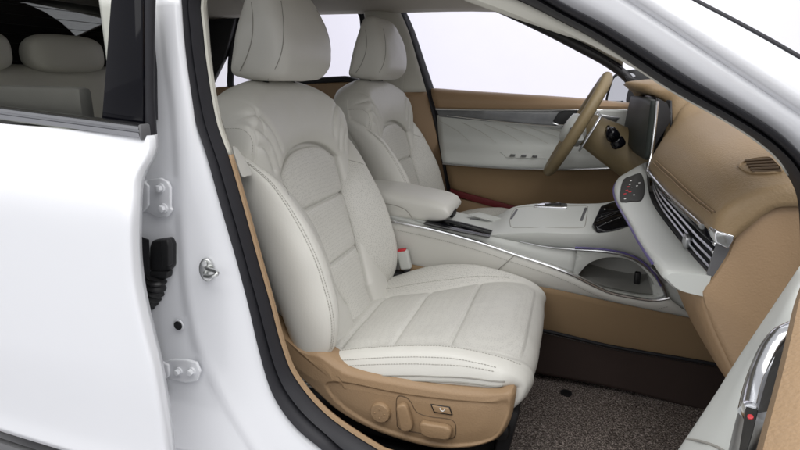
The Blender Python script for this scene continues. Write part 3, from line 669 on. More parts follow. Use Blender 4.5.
def tree(o, parent=None):
    c = o.copy(); S.collection.objects.link(c)
    if parent: c.parent = parent
    for ch in list(o.children): tree(ch, c)
    return c
ds = tree(ps); ds.location = (-.02, .74, -.29); ds["label"] = "ivory leather driver seat beyond the console armrest"
def onb(px, py, n=0): return on(px, py, SO+SN*n, SN)
b = MB(); b.prism(cat([onb(*p, .012) for p in [(231.5, 147), (237, 150), (244, 161), (251, 174.5), (246, 176.5), (241, 177), (236, 163)]], 30, True), SN*.004, 0, .0015); b.build("cover_flap", 'leather', ps)
# rear bench
rs = thing("bench_seat", "ivory leather rear bench seen through the tinted rear window", "car seat", (-1.2, .37, -.29))
b = MB(); xs = [(-1.13, -.05), (-1.18, .2), (-1.25, .42), (-1.28, .545), (-1.31, .588), (-1.38, .565), (-1.42, .3), (-1.4, -.1)]
pcs = cat([V((x, 0, z)) for x, z in xs], 60)
def rp(p, y):
    bb = .020*math.cos((y-.37)/.37*math.pi*2-.3) if p.z > .1 else 0
    e = sst(.66, .74, abs(y-.37)); return V((p.x+bb*.6-.04*e, y, p.z-.035*e*sst(.2, .5, p.z)+.004*noise.noise(V((y*5, p.z*5, 0)))))
b.rows([[rp(p, -.36+1.46*j/70) for p in pcs] for j in range(71)], cap=True); b.build("backrest", 'leather', rs, ang=60)
b = MB(); b.box((-.92, .37, -.06), (.52, 1.40, .16), 0, .05, Matrix.Rotation(.1, 3, 'Y'), 6); b.build("cushion", 'leather', rs)
for y0, sc in ((-.06, 1), (.295, 1), (.80, 1)):
    b = MB(); rows = []
    for i in range(41):
        u = math.sin((i/40-.5)*math.pi*.998); s = max(.0, 1-abs(u)**4)**(1/2.6)
        pr_ = [(.05, -.055), (.06, -.01), (.055, .04), (.03, .06), (-.01, .058), (-.045, .03), (-.055, -.02), (-.04, -.058), (0, -.064)]
        rows.append([V((-1.30+p.x*s, y0+.150*u, .635+p.y*1.0*s)) for p in cat([V((a, c, 0)) for a, c in pr_], 40, True)])
    b.rows(rows, cu=True, cap=True); h = b.build("headrest", 'leather', rs, ang=0)
    q = MB(); q.tube([V((-1.33, y0, .50)), V((-1.31, y0, .60))], .02, 0, 12); q.build("post", 'black', h)
# ================================================================== FAR SIDE DOORS
dd = thing("car_door", "closed driver door with grey inlay over an ivory armrest, behind the steering wheel", "car door", (.3, 1.12, -.2))
b = MB(); t0 = [Y(*p, 1.085) for p in [(431, 90), (480, 93.5), (535, 97), (583, 100.5), (640, 106), (690, 112)]]; t1 = [Y(*p, 1.075) for p in [(436, 108.5), (480, 109.5), (535, 110), (583, 110), (640, 110.5), (690, 114)]]
b.surf([[p+V((0, .09, .004)) for p in t0], [p+V((0, .03, .004)) for p in t0], t0, [p.lerp(q, .5)+V((0, -.012, 0)) for p, q in zip(t0, t1)], t1], 40, 16); b.build("upper_trim", 'tan', dd, solid=.004, off=0)
b = MB(); ypanel(b, [(435, 108), (480, 109), (535, 109.6), (583, 109.6), (640, 110), (640, 132), (583, 131), (535, 126), (480, 121), (439, 117)], 1.078, .02, 0, .003); b.build("inlay_panel", 'wood', dd)
b = MB(); b.tube([p+V((0, -.004, 0)) for p in cat([Y(*p, 1.075) for p in [(436, 109), (480, 109.8), (535, 110.2), (583, 110), (638, 110.3)]], 40)], .0042, 0, 8)
b.tube(cat([Y(*p, 1.072) for p in [(447, 115.5), (480, 119.3), (520, 123.6), (560, 126.8), (575, 125)]], 40), lambda t: .002+.004*t, 0, 8); b.build("chrome_strip", 'chrome', dd)
b = MB(); wi0 = [Y(*p, 1.08) for p in [(437, 115), (480, 119), (535, 125), (583, 128), (640, 128), (690, 128)]]; wi1 = [Y(*p, 1.085) for p in [(439, 140), (480, 142), (535, 146), (583, 148), (640, 150), (690, 150)]]; wi2 = [Y(*p, 1.02) for p in [(441, 153), (480, 155), (535, 156), (583, 155), (640, 156), (690, 156)]]; wi3 = [Y(*p, 1.005) for p in [(443, 163), (480, 166), (535, 168.5), (583, 168.5), (640, 166), (690, 166)]]
b.surf([wi0, wi1, wi2, wi3, [p+V((0, .05, -.012)) for p in wi3]], 40, 36); onarm = caster(b); iw = b.build("armrest_panel", 'cream', dd, solid=.004, off=0, ang=0)
b = MB()
for k in range(7):
    a = (440+k*22, 121+k*1.5); e = (470+k*26, 142+k*.5); b.tube(cat([Y(*a, 1.079), Y((a[0]+e[0])/2+3, (a[1]+e[1])/2, 1.079), Y(*e, 1.080)], 12), .0009, 0, 6)
b.build("quilt_seam", 'stitch', iw)
b = MB(); b.tube(cat([p+V((0, -.004, -.002)) for p in wi3[:5]], 40), .0055, 0, 8, flat=.7); b.build("chrome_strip", 'silver', dd)
b = MB(); b.prism([onarm(*p, .003) for p in [(500, 153.2), (538, 155), (546, 159.5), (506, 158.2)]], (0, 0, .004), 0, .001); wsw = b.build("switch_plate", 'cream', dd)
for k in range(3): b = MB(); b.box(onarm(513+k*11, 156.2+k*.5, .007), (.020, .022, .006), 0, .002); b.build("window_switch", 'greytrim', wsw)
b = MB(); ypanel(b, [(553, 121), (558, 113), (566, 110), (577, 110), (580, 118), (573, 124), (556, 124)], 1.070, .01, 0, .003); b.build("handle_recess", 'black', dd)
b = MB(); b.tube(cat([Y(*p, 1.064) for p in [(553, 123), (560, 125), (575, 124.5), (582, 121)]], 16), .006, 0, 8, flat=.6); b.build("door_handle", 'chrome', dd)
b = MB(); lw0 = [Y(*p, 1.05) for p in [(445, 160), (500, 166), (560, 166), (640, 162), (700, 160)]]; lw1 = [Y(*p, 1.05) for p in [(451, 189), (500, 203), (560, 218), (640, 230), (700, 236)]]
b.surf([lw0, [p.lerp(q, .5)+V((0, -.008, 0)) for p, q in zip(lw0, lw1)], lw1, [p+V((0, .05, -.03)) for p in lw1]], 30, 12); b.build("lower_trim", 'tandeep', dd, solid=.004, off=0)
b = MB(); b.prism([Y(*p, 1.034) for p in [(450, 189), (500, 202.5), (520, 208), (520, 214), (500, 209), (451, 195)]], (0, .01, 0), 0, .001); b.build("courtesy_lamp", 'darkred', dd)
b = MB(); b.prism([V((-.16, 1.14, .46)), V((.75, 1.14, .45)), V((.75, 1.16, -.25)), V((-.1, 1.16, -.25))], (0, .06, 0), 0, .01); b.build("door_skin", 'paint', dd)
b = MB(); gq = [V((-.20, 1.155, .49)), V((.72, 1.155, .46)), V((.50, 1.12, .67)), V((.2, 1.09, .80)), V((0, 1.08, .86)), V((-.31, 1.08, .87))]; b.add(gq, [list(range(6))]); b.build("window_glass", 'clear', dd, smooth=False, solid=.004)
b = MB(); b.tube(cat([V((.70, 1.12, .47)), V((.58, 1.115, .60)), V((.4, 1.11, .70)), V((.2, 1.10, .795)), V((0, 1.10, .88))], 30), .018, 0, 10); ypanel(b, [(634, 108), (634, 92), (625, 76), (640, 80), (668, 95), (695, 112), (690, 116)], 1.07, .02, 0, .003); b.build("mirror_sail", 'black', dd)
sl = MB(); sl.box((.3, 1.05, -.20), (1.0, .08, .11), 0, .02); sl.prism([Y(*p, 1.04) for p in [(448, 196), (480, 203), (520, 213), (580, 226), (580, 250), (448, 230)]], (0, .04, 0), 0, .006); sl.build("sill_trim", 'tan', car)
fd2 = thing("car_door", "far rear door framing the window behind the two front seats", "car door", (-.8, 1.12, -.2))
b = MB(); loop = [Y(*p, 1.12) for p in [(232, 54), (234, 38), (239, 22), (248, 17), (260, 14), (330, 5), (352, 5), (361, 12), (364, 26), (366, 79), (345, 79.5), (320, 81), (290, 84), (250, 87), (232, 88), (231, 70)]]
b.tube(cat(loop, 120, True), .017, 0, 10, closed=True); b.build("window_frame", 'rubber', fd2)
b = MB(); b.prism([Y(*p, 1.10) for p in [(215, 87), (300, 84), (372, 81), (380, 115), (380, 190), (215, 190)]], (0, .05, 0), 0, .01); b.build("upper_trim", 'tan', fd2)
b = MB(); b.add([V(p)+V((0, .02, 0)) for p in loop], [list(range(len(loop)))]); b.build("window_glass", 'clear', fd2, smooth=False, solid=.004)
b = MB(); b.prism([V((-1.25, 1.15, .52)), V((-.5, 1.15, .52)), V((-.3, 1.15, -.25)), V((-1.2, 1.15, -.25))], (0, .06, 0), 0, .01); b.build("door_skin", 'paint', fd2)
mr = thing("side_mirror", "black side mirror outside the far window above the steering wheel", "mirror", (.66, 1.24, .5))
b = MB(); hs = cat([Y(*p, 1.28) for p in [(605, 104), (609, 84), (615, 74), (632, 70), (641, 78), (643, 98), (638, 107), (620, 106)]], 40, True)
cen = sum(hs, V())/40; hs = [V((p.x, p.y+.75*(p.x-cen.x), p.z)) for p in hs]; b.rows([hs, [cen+(p-cen)*1.04+V((.02, .02, 0)) for p in hs], [cen+(p-cen)*.95+V((.07, .05, 0)) for p in hs], [cen+(p-cen)*.5+V((.11, .07, 0)) for p in hs], [cen+(p-cen)*.03+V((.115, .07, 0)) for p in hs]], cu=True); b.rows([hs, [cen+(p-cen)*.92+V((-.002, -.002, 0)) for p in hs]], cu=True); b.build("housing", 'black', mr)
b = MB(); b.add([cen+(p-cen)*.86+V((-.002, -.003, 0)) for p in hs], [list(range(40))]); b.build("mirror_glass", 'mirror', mr, smooth=False, solid=.002)
b = MB(); b.tube([cen+V((.05, -.02, -.06)), V((.72, 1.14, .46))], .018, 0, 10); b.build("stalk", 'black', mr)
# ================================================================== DASHBOARD
da = thing("dashboard", "tan padded dashboard with silver vent blades and ivory tray", "dashboard", (.8, .37, .2))
SECS = {
 -.357: [(.662, .340), (.668, .352), (.684, .372), (.704, .394), (.74, .404), (.95, .41), (1.2, .42)],
 -.352: [(.644, .350), (.650, .384), (.680, .412), (.704, .424), (.76, .431), (.95, .44), (1.2, .45)],
 -.33: [(.640, .351), (.646, .386), (.675, .417), (.70, .430), (.76, .438), (.95, .45), (1.2, .46)],
 -.27: [(.637, .352), (.641, .389), (.663, .428), (.70, .451), (.76, .464), (.95, .48), (1.2, .48)],
 -.15: [(.629, .352), (.633, .394), (.655, .438), (.70, .469), (.77, .486), (.95, .495), (1.2, .50)],
 0: [(.623, .352), (.628, .394), (.652, .440), (.70, .476), (.77, .497), (.95, .505), (1.2, .50)],
 .2: [(.619, .352), (.626, .394), (.652, .442), (.70, .482), (.77, .505), (.95, .51), (1.2, .50)],
 .30: [(.623, .352), (.634, .394), (.661, .448), (.705, .490), (.78, .512), (.95, .51), (1.2, .50)],
 .355: [(.640, .365), (.656, .405), (.675, .465), (.70, .510), (.78, .525), (.95, .52), (1.2, .50)],
 .40: [(.672, .478), (.668, .505), (.672, .525), (.70, .541), (.78, .540), (.95, .53), (1.2, .50)],
 .46: [(.655, .520), (.630, .532), (.632, .545), (.69, .558), (.78, .552), (.95, .535), (1.2, .50)],
 .56: [(.650, .525), (.590, .545), (.588, .560), (.67, .570), (.78, .560), (.95, .54), (1.2, .50)],
 .72: [(.650, .525), (.580, .548), (.575, .562), (.67, .572), (.78, .562), (.95, .54), (1.2, .50)],
 .92: [(.650, .520), (.60, .540), (.598, .553), (.68, .562), (.78, .556), (.95, .54), (1.2, .50)],
 1.05: [(.66, .49), (.64, .505), (.64, .515), (.70, .53), (.78, .53), (.95, .52), (1.2, .49)]}
curves = [cat([V((x, y, z)) for x, z in P], 60) for y, P in SECS.items()]
b = MB(); b.rows([cat([c[i] for c in curves], 140) for i in range(60)])
onpad = caster(b); pad = b.build("top_pad", 'tanpad', da, ang=0, solid=.004, off=0)
def padpt(y, k): # point on pad at profile fraction k
    ys = list(SECS); P = None
    for a, c in zip(ys, ys[1:]):
        if a <= y <= c:
            t = (y-a)/(c-a); i = int(k*59); return curves[ys.index(a)][i].lerp(curves[ys.index(c)][i], t)
b = MB()
for ox, oy in ((0, 0), (3.2, -1.6)):
    pth = cat([onpad(x+ox, y+oy, .0032) for x, y in [(655, 163), (663, 170.5), (672, 178.5), (684, 189.5), (696, 200), (706, 208), (714, 214)]], 300)
    b.tube(pth, .0008, 0, 6); b.dashes([p+V((-.001, 0, .0003)) for p in pth], 1, .0008, .004, .002)
b.build("stitching", ['tandark', 'tan'], pad)
# end face toward the passenger door
eo = [(735, 236), (729, 252), (722, 264), (712, 279), (703, 291), (703, 298), (712, 325), (736, 376), (765, 436), (800, 470), (860, 470), (860, 196), (805, 200), (779, 202), (760, 208.5), (747, 219)]
b = MB(); pts = cat([Y(*p, -.347) for p in eo], 120, True); cen = V((.76, -.347, .2))
b.rows([[p+V((0, .03, 0)) for p in pts], [p+V((0, .004, 0)) for p in pts], [cen+(p-cen)*.985+V((0, -.002, 0)) for p in pts], [cen+(p-cen)*.9+V((0, -.006, 0)) for p in pts], [cen+(p-cen)*.5+V((0, -.012, 0)) for p in pts], [cen+(p-cen)*.02+V((0, -.013, 0)) for p in pts]], cu=True); b.build("end_cover", 'tan', da, ang=50)
b = MB(); b.prism([V((.70, -.34, .345)), V((.69, -.34, .385)), V((.692, -.34, .409)), V((.704, -.34, .423)), V((.9, -.34, .43)), V((.9, -.34, .05)), V((.70, -.34, .10))], (0, .02, 0), 0, 0); b.build("end_frame", 'tan', da)
# lower front (glovebox) bulging to the rear
gl = {-.346: [(.645, .249), (.664, .200), (.711, .119), (.78, .03), (.90, -.06)], -.30: [(.630, .249), (.648, .200), (.694, .115), (.765, .03), (.90, -.06)], -.1: [(.620, .249), (.640, .200), (.684, .115), (.755, .03), (.90, -.06)], .18: [(.640, .246), (.655, .2), (.70, .115), (.77, .03), (.90, -.06)], .245: [(.69, .24), (.70, .2), (.73, .11), (.79, .03), (.90, -.06)]}
b = MB(); b.surf([[V((x, y, z)) for x, z in P] for y, P in gl.items()], 30, 50); b.build("glovebox", 'tan', da, solid=.004, off=0, ang=0)
# vent channel
b = MB(); sect = [(.004, .352), (.050, .350), (.052, .318), (.050, .286), (.004, .283)]
vx = lambda y: lerpk(y, [(-.34, .646), (-.25, .637), (0, .624), (.2, .619), (.31, .621)])
b.rows([[V((vx(y)+dx, y, z)) for dx, z in sect] for y in (-.340, -.25, 0, .2, .31)]); b.build("vent_channel", 'greytrim', da, smooth=False, solid=.003, off=0)
b = MB(); b.prism([V((.642, -.344, .284)), V((.71, -.344, .27)), V((.71, -.344, .36)), V((.650, -.344, .352))], (0, .006, 0), 0, .001); b.build("vent_end", 'greytrim', da)
b = MB()
for y0, y1, z0, z1 in ((-.30, -.17, .320, .347), (-.30, -.14, .285, .312)): b.box((vx(-.2)+.030, (y0+y1)/2, (z0+z1)/2), (.02, y1-y0, z1-z0), 0, .002)
b.build("vent_mouth", 'gloss', da)
for zz, z2 in ((.2905, .308), (.304, .317), (.3175, .327), (.331, .337)):
    b = MB(); rows = []
    for i in range(40):
        y = -.333+.64*i/39; t = i/39; z = zz+(z2-zz)*t; x = vx(y)+.006+.010*sst(.6, 1, t)
        rows.append([V((x+dx, y, z+dz)) for dx, dz in ((-.004, 0), (-.002, .0026), (.004, .0022), (.03, -.004), (.03, -.008), (.004, -.0018), (-.002, -.0024))])
    b.rows(rows, cu=True, cap=True); v = b.build("vent_blade", 'silver', da, ang=50)
    q = MB(); q.box(rows[0][0]+V((.004, .004, 0)), (.010, .010, .007), 0, .0025); q.build("blade_end", 'chrome', v)
b = MB(); c = V((vx(-.21)-.001, -.212, .3005)); b.box(c, (.012, .026, .020), 0, .0035, Matrix.Rotation(.12, 3, 'X'), 3); b.build("vent_tab", 'silver', da)
# chrome strip along the pad edge, down from the screen end
b = MB(); p0 = [Y(657.5, 101, .315), Y(656, 118, .315), Y(653.5, 140, .31), Y(651.3, 155, .305)]
ek = [(y, P[0]) for y, P in SECS.items() if -.31 < y < .29]
p0 += [V((smk(y, [(a, c[0]) for a, c in ek])-.002, y, .3485)) for y in (.27, .2, .1, 0, -.1, -.2, -.27, -.298)]
b.tube(cat(p0, 120), lambda t: .0032+.0012*sst(.25, .5, t), 0, 10, flat=1.2); b.build("chrome_strip", 'chrome', da)
b = MB(); b.rows([[V((vx(y)+.0, y, .336)), V((vx(y)-.002, y, .340)), V((vx(y)-.001, y, .352))] for y in (-.33, -.2, 0, .15, .27)]); b.build("upper_fascia", 'gloss', da, solid=.003, off=1)
b = MB(); b.prism([Y(*p, -.361) for p in [(714, 233), (717, 230.5), (735, 236), (734, 241), (729, 249.5), (715, 243)]], (0, .07, 0), 0, .004); b.build("chrome_cap", 'chrome', da)
# ivory tray under the vent
TR = {-.345: [(.648, .283), (.625, .284), (.598, .282), (.590, .279), (.588, .273), (.590, .268), (.61, .254), (.645, .248)],
 -.325: [(.644, .284), (.620, .285), (.588, .283), (.5815, .280), (.580, .274), (.583, .267), (.605, .252), (.642, .246)],
 -.20: [(.634, .285), (.612, .286), (.576, .284), (.5685, .281), (.567, .275), (.570, .267), (.60, .248), (.66, .242)],
 .0: [(.624, .287), (.602, .288), (.565, .285), (.5575, .282), (.556, .276), (.559, .266), (.59, .242), (.66, .235)],
 .14: [(.619, .291), (.600, .291), (.556, .286), (.5485, .283), (.547, .277), (.550, .266), (.58, .238), (.66, .228)],
 .24: [(.620, .303), (.604, .302), (.557, .291), (.546, .285), (.544, .278), (.547, .266), (.58, .236), (.66, .226)],
 .34: [(.624, .326), (.610, .323), (.565, .301), (.550, .291), (.547, .283), (.550, .270), (.58, .238), (.66, .226)],
 .42: [(.630, .342), (.617, .339), (.578, .312), (.563, .300), (.560, .290), (.563, .277), (.59, .244), (.66, .226)],
 .46: [(.64, .342), (.628, .339), (.596, .314), (.583, .302), (.580, .294), (.583, .282), (.61, .25), (.66, .23)]}
b = MB(); cs = [cat([V((x, y, z)) for x, z in P], 60) for y, P in TR.items()]
cols = [cat([c[i] for c in cs], 90) for i in range(60)]
b.rows(cols); rows0 = [c[0] for c in cols]; rows1 = [c[-1] for c in cols]
b.add(rows0, [list(range(60))]); b.add(rows1, [list(range(60))]); ontray = caster(b); b.build("dash_tray", 'cream', da, ang=50)
b = MB(); lp = [V((smk(y, [(k, P[4][0]) for k, P in TR.items()])-.0012, y, smk(y, [(k, P[4][1]) for k, P in TR.items()])-.001)) for y in (.40, .34, .28, .2, .1, 0, -.1, -.2, -.28)]
b.tube(cat(lp, 60), .0024, 0, 8); b.build("light_guide", 'violet', da)
pa = cat([ontray(*p, .001) for p in [(624, 180.5), (632, 177), (641, 174.5), (645, 188), (641, 201), (631, 202), (621.5, 202.5), (620.5, 193)]], 40, True)
cen = sum(pa, V())/40; nrm = sum(((pa[i]-cen).cross(pa[(i+1) % 40]-cen) for i in range(40)), V()).normalized(); nrm = nrm if nrm.z > 0 else -nrm
b = MB(); b.rows([[p-nrm*.004 for p in pa], [p+nrm*.0025 for p in pa], [cen+(p-cen)*.96+nrm*.0035 for p in pa], [cen+(p-cen)*.03+nrm*.0035 for p in pa]], cu=True); onp = caster(b); cp = b.build("climate_panel", 'panel', da, ang=50)
for p in ((628, 187), (627, 190.5), (630, 192), (625, 194)): b = MB(); b.disc(onp(*p), nrm, .0038, .0008, 0, 10); b.build("warning_light", 'red', cp)
for p in ((631, 181), (625, 199), (637, 186), (630, 184.5), (634, 195), (639.5, 183)): b = MB(); b.disc(onp(*p), nrm, .0026, .0008, 0, 8); b.build("button_mark", 'white', cp)
# screen panel seen nearly edge on
sq = [Y(657, 101, .315), Y(651.5, 158, .31), V((.610, .70, .375)), V((.585, 1.0, .385)), V((.588, 1.0, .505)), V((.616, .70, .515))]
b = MB(); near = [Y(657, 101, .315), Y(654, 130, .312), Y(651, 160, .31)]; mid = [V((.628, .52, .522)), V((.622, .52, .448)), V((.617, .52, .362))]; far = [V((.623, .68, .520)), V((.616, .68, .45)), V((.611, .68, .37))]; fr2 = [V((.618, .84, .515)), V((.611, .84, .45)), V((.607, .84, .38))]
b.surf([near, mid, far, fr2], 12, 30); sc = b.build("screen", 'screen', da, solid=.014, off=1)
b = MB(); b.prism([Y(*p, .318) for p in [(657.5, 98), (667, 103), (671, 113), (670, 122), (660, 138), (653, 150), (652, 158)]], (0, .03, 0), 0, .004); b.build("screen_back", 'black', da)
b = MB()
b.surf([[p+V((-.0012, .02, 0)) for p in (near[0].lerp(near[1], .15), near[0].lerp(near[1], .55))], [p+V((-.0012, 0, 0)) for p in (mid[0].lerp(mid[1], .1), mid[0].lerp(mid[1], .5))]], 4, 8); b.build("clock_display", 'greytrim', sc)
# small side demister vent in the pad
b = MB()
dc = [(738, 167.5), (745, 162.5), (758, 159.5), (771, 159), (777, 164), (784, 173), (770, 175.5), (755, 175.5), (746, 173.5)]
ov = cat([onpad(*p) for p in dc], 50, True); cen = sum(ov, V())/50; un = (ov[0]-cen).cross(ov[12]-cen).normalized(); un = un if un.z > 0 else -un
b.rows([[p-un*.003 for p in ov], [p+un*.0045 for p in ov], [cen+(p-cen)*.90+un*.0055 for p in ov], [cen+(p-cen)*.84+un*.0022 for p in ov], [cen+(p-cen)*.02+un*.0022 for p in ov]], cu=True); gv = b.build("demister_grille", 'tanpad', da)
for k in range(5):
    b = MB(); a = onpad(746+k*1.6, 162.8+k*2.75, .0036); e = onpad(771.5+k*2.4, 161.2+k*2.9, .0036); b.tube([a, e], .0040, 0, 6, flat=.6); b.build("grille_slot", 'tandark', gv)
# steering column, stalk
b = MB(); sc_ax = (V((.60, .74, .33))-V((.45, .74, .40))).normalized()
rows = []
for t, r, dz in ((-.03, .045, 0), (.0, .062, 0), (.08, .075, -.005), (.16, .085, -.01), (.26, .11, -.03)):
    c = V((.47, .74, .405))+sc_ax*t+V((0, 0, dz)); rows.append([c+V((0, math.cos(a)*r, 0))+sc_ax.cross(V((0, 1, 0)))*math.sin(a)*r*.9 for a in [2*math.pi*k/32 for k in range(32)]])
b.rows(rows, cu=True, cap=True); b.build("column_shroud", 'olive', da)
b = MB(); lo = [(.66, .30), (.64, .24), (.67, .15), (.75, .05), (.9, -.05)]
b.rows([cat([V((x+.03*sst(.30, .0, abs(y-.78)), y, z)) for x, z in lo], 16) for y in [.49+.6*i/20 for i in range(21)]]); b.build("knee_panel", 'olive', da, solid=.006, off=0)
b = MB(); b.rows([[V((.66, y, .52)), V((.68, y, .40)), V((.66, y, .29))] for y in (.36, .7, 1.1)]); b.box((.72, .99, .36), (.09, .16, .09), 1, .02); b.build("cluster_back", ['black', 'cream'], da, solid=.006, off=0)
b = MB(); ws = [Y(*p, 1.03) for p in [(585, 113), (605, 109.5), (625, 110), (640, 113), (640, 150), (600, 140), (590, 128)]]
b.prism(ws, (0, .03, 0), 0, .008); b.prism([Y(*p, 1.024) for p in [(600, 114), (620, 117.5), (616, 122), (603, 118)]], (0, .008, 0), 1, .003); b.build("side_vent", ['cream', 'silver'], da)
b = MB(); p = [V((.53, .72, .42)), Y(613, 136, .60), Y(609, 129, .575)]; b.tube(cat(p, 40), lambda t: (.010+.011*sst(.25, .5, t))*math.sqrt(max(.02, 1-max(0, (t-.8)/.2)**2)), 0, 20); b.tube(cat([Y(615, 138, .60), Y(618, 143, .60), Y(620.5, 148, .60)], 20), lambda t: .0215*math.sqrt(max(.02, 1-(2*t-1)**4)), 0, 20); b.build("stalk", 'gloss', da, ang=0)
# ================================================================== STEERING WHEEL
sw = thing("steering_wheel", "tan leather steering wheel seen edge on in front of the driver seat", "steering wheel", (.436, .74, .417))
wc = V((.436, .74, .417)); wa = V((.163, 0, .324)).normalized(); wn = V((-wa.z, 0, wa.x)); R_ = .176
b = MB(); b.tube([wc+(wa*math.cos(a)+V((0, 1, 0))*math.sin(a)*1.03)*R_ for a in [2*math.pi*k/96 for k in range(96)]], .0185, 0, 18, closed=True, flat=1.2); b.build("rim", 'olive', sw, ang=0)
for sg in (-1, 1):
    b = MB(); b.box(wc-wn*.002-wa*.02+V((0, sg*.085, 0)), (.02, .04, .045), 0, .006, Matrix.Rotation(math.radians(-26), 3, 'Y')); b.build("switch_pod", 'gloss', sw)
b = MB(); b.tube([wc+wn*.0+(wa*math.cos(a)+V((0, 1, 0))*math.sin(a)*1.03)*(R_-.018) for a in [2*math.pi*k/96 for k in range(96)]], .0012, 0, 6, closed=True); b.build("stitching", 'seam', sw)
b = MB(); hub = []
for h, r in ((-.05, .03), (-.045, .06), (-.02, .075), (.012, .078), (.026, .066), (.032, .03), (.033, .004)):
    hub.append([wc+wn*(h+.006)-wa*.018+wa*math.cos(a)*r*.70+V((0, 1, 0))*math.sin(a)*r*1.05 for a in [2*math.pi*k/40 for k in range(40)]])
b.rows(hub, cu=True, cap=True); b.build("airbag_pad", 'cream', sw, ang=0)
for sg in (-1, 1):
    b = MB(); b.tube(cat([wc-wn*.01-wa*.02+V((0, sg*.06, 0)), wc-wn*.018-wa*.028+V((0, sg*.12, 0)), wc-wa*.035+V((0, sg*R_*.99, 0))], 14), .02, 0, 12, flat=.5, up=(0, 0, 1)); b.build("spoke", 'cream', sw)
    b = MB(); b.prism(cat([wc-wn*.04+wa*z+V((0, sg*y, 0)) for z, y in ((.055, .09), (.07, .115), (.03, .14), (-.03, .145), (-.06, .125), (-.03, .105), (.02, .10))], 30, True), -wn*.006, 0, .002); b.build("shift_paddle", 'silver', sw)
b = MB(); b.tube(cat([wc-wa*.05-wn*.01, wc-wa*.11-wn*.012, wc-wa*R_*.98], 10), .018, 0, 12, flat=.5); b.build("spoke", 'cream', sw)
# ================================================================== CENTRE CONSOLE
co = thing("centre_console", "ivory centre console with armrest and open cubby between the seats", "console", (.25, .37, -.29))
tl = [(388, 220), (395, 222), (435, 230.5), (480, 243), (516, 255), (545, 264.5), (570, 274), (592, 285), (612, 293.5), (640, 299), (655, 300.5), (669, 298)]
bl = [(388, 283), (397, 281), (435, 278), (480, 281), (516, 287), (545, 291), (570, 296), (592, 300), (612, 304), (640, 310.5), (660, 314.5), (700, 321)]
YC = .272
b = MB(); tr_ = [Y(*p, YC) for p in tl]; tr_ = [V((-.42, YC, .17))]+tr_; br_ = [V((-.42, YC, -.03))]+[Y(*p, YC+.012) for p in bl]
b.surf([[p+V((0, .012, .003)) for p in tr_], tr_, [p.lerp(q, .35)+V((0, -.008, 0)) for p, q in zip(tr_, br_)], br_, [p+V((0, .02, -.004)) for p in br_]], 60, 18); side = b.build("side_panel", 'leather', co, solid=.004, off=0, ang=0)
b = MB(); b.tube(cat([Y(516, 254, YC-.004), Y(507, 262, YC-.009), Y(497, 271, YC-.008), Y(490, 281, YC-.004)], 16), .0012, 0, 6)
b.dashes(cat([p+V((0, -.0078, -.022)) for p in tr_[2:]], 300), 0, .0006); b.build("stitching", 'seam', side)
b = MB(); b.tube(cat([p+V((0, -.004, .002)) for p in tr_], 80), .0044, 0, 8); b.build("chrome_strip", 'chrome', co)
# upper flank between trim and top with cubby opening
ul = [(388, 213), (424, 224), (455, 230), (490, 235.5), (516, 241), (545, 246.5), (570, 248.5), (600, 251), (620, 254.5), (640, 262.5), (656, 276), (667, 291)]
ur = [Y(*p, YC+.012) for p in ul]; ur = [V((-.42, YC+.012, .178))]+ur
tr2 = [p+V((0, .006, .004)) for p in tr_]
# flank built as two strips: solid rear part, and a frame round the cubby
cub = [(577, 279), (583, 268), (592, 261), (606, 257), (622, 257.5), (638, 264), (650, 276), (657, 290), (655, 295.5), (640, 295), (622, 292), (606, 288.5), (590, 283.5)]
def strip(A, Bc, n=40, m=10, bow=-.004): 
    bb = MB(); bb.surf([A, [p.lerp(q, .5)+V((0, bow, 0)) for p, q in zip(A, Bc)], Bc], n, m); return bb
kA, kB = cat(ur, 200), cat(tr2, 200)
iA = min(range(200), key=lambda i: abs(kA[i].x-.462)); iB = min(range(200), key=lambda i: abs(kB[i].x-.462))
b = MB(); b.surf([kA[:iA+1], [p.lerp(q, .5)+V((0, -.004, 0)) for p, q in zip(cat(kA[:iA+1], 30), cat(kB[:iB+1], 30))], kB[:iB+1]], 60, 10)
outer = kA[iA:]+kB[iB:][::-1]; 
cl = [Y(*p, YC+.014) for p in cub]; N2 = 120; clc = cat(cl, N2, True); 
# match the frame's outer loop to the opening by angle about its centre
oc = sum(clc, V())/N2
def angs(p): return math.atan2(p.z-oc.z, p.x-oc.x)
dense = []
for a, c in zip(outer, outer[1:]+outer[:1]):
    for k in range(6): dense.append(a.lerp(c, k/6))
ou = []
for p in clc: ou.append(min(dense, key=lambda q: abs(math.atan2(math.sin(angs(q)-angs(p)), math.cos(angs(q)-angs(p))))))
b.rows([ou, [p.lerp(q, .5)+V((0, -.002, 0)) for p, q in zip(ou, clc)], clc, [p+V((0, .012, 0)) for p in clc]], cu=True); b.build("upper_flank", 'cream', co, solid=.003, off=0, ang=50)
b = MB(); cw = [oc+(p-oc)*1.0+V((0, .004, 0)) for p in clc]; b.rows([cw, [oc+(p-oc)*.99+V((0, .10, .004)) for p in clc], [oc+(p-oc)*.93+V((0, .15, .006)) for p in clc], [oc+(p-oc)*.03+V((0, .152, .006)) for p in clc]], cu=True); cb = b.build("cubby", 'cubby', co, ang=50)
b = MB()
b.box(Y(637, 280, .37), (.016, .02, .05), 1, .004); b.build("charge_port", ['beige', 'black'], cb)
b = MB(); vp = [Y(*p, YC+.004) for p in [(520, 241.5), (545, 246.5), (570, 248.8), (600, 250.5), (622, 254), (640, 261.5), (655, 275), (664, 289), (665, 297), (655, 300)]]
b.tube(cat(vp, 70), lambda t: .002+.0075*sst(.0, .55, t), 0, 10, flat=.6); b.build("cubby_surround", 'silver', co)
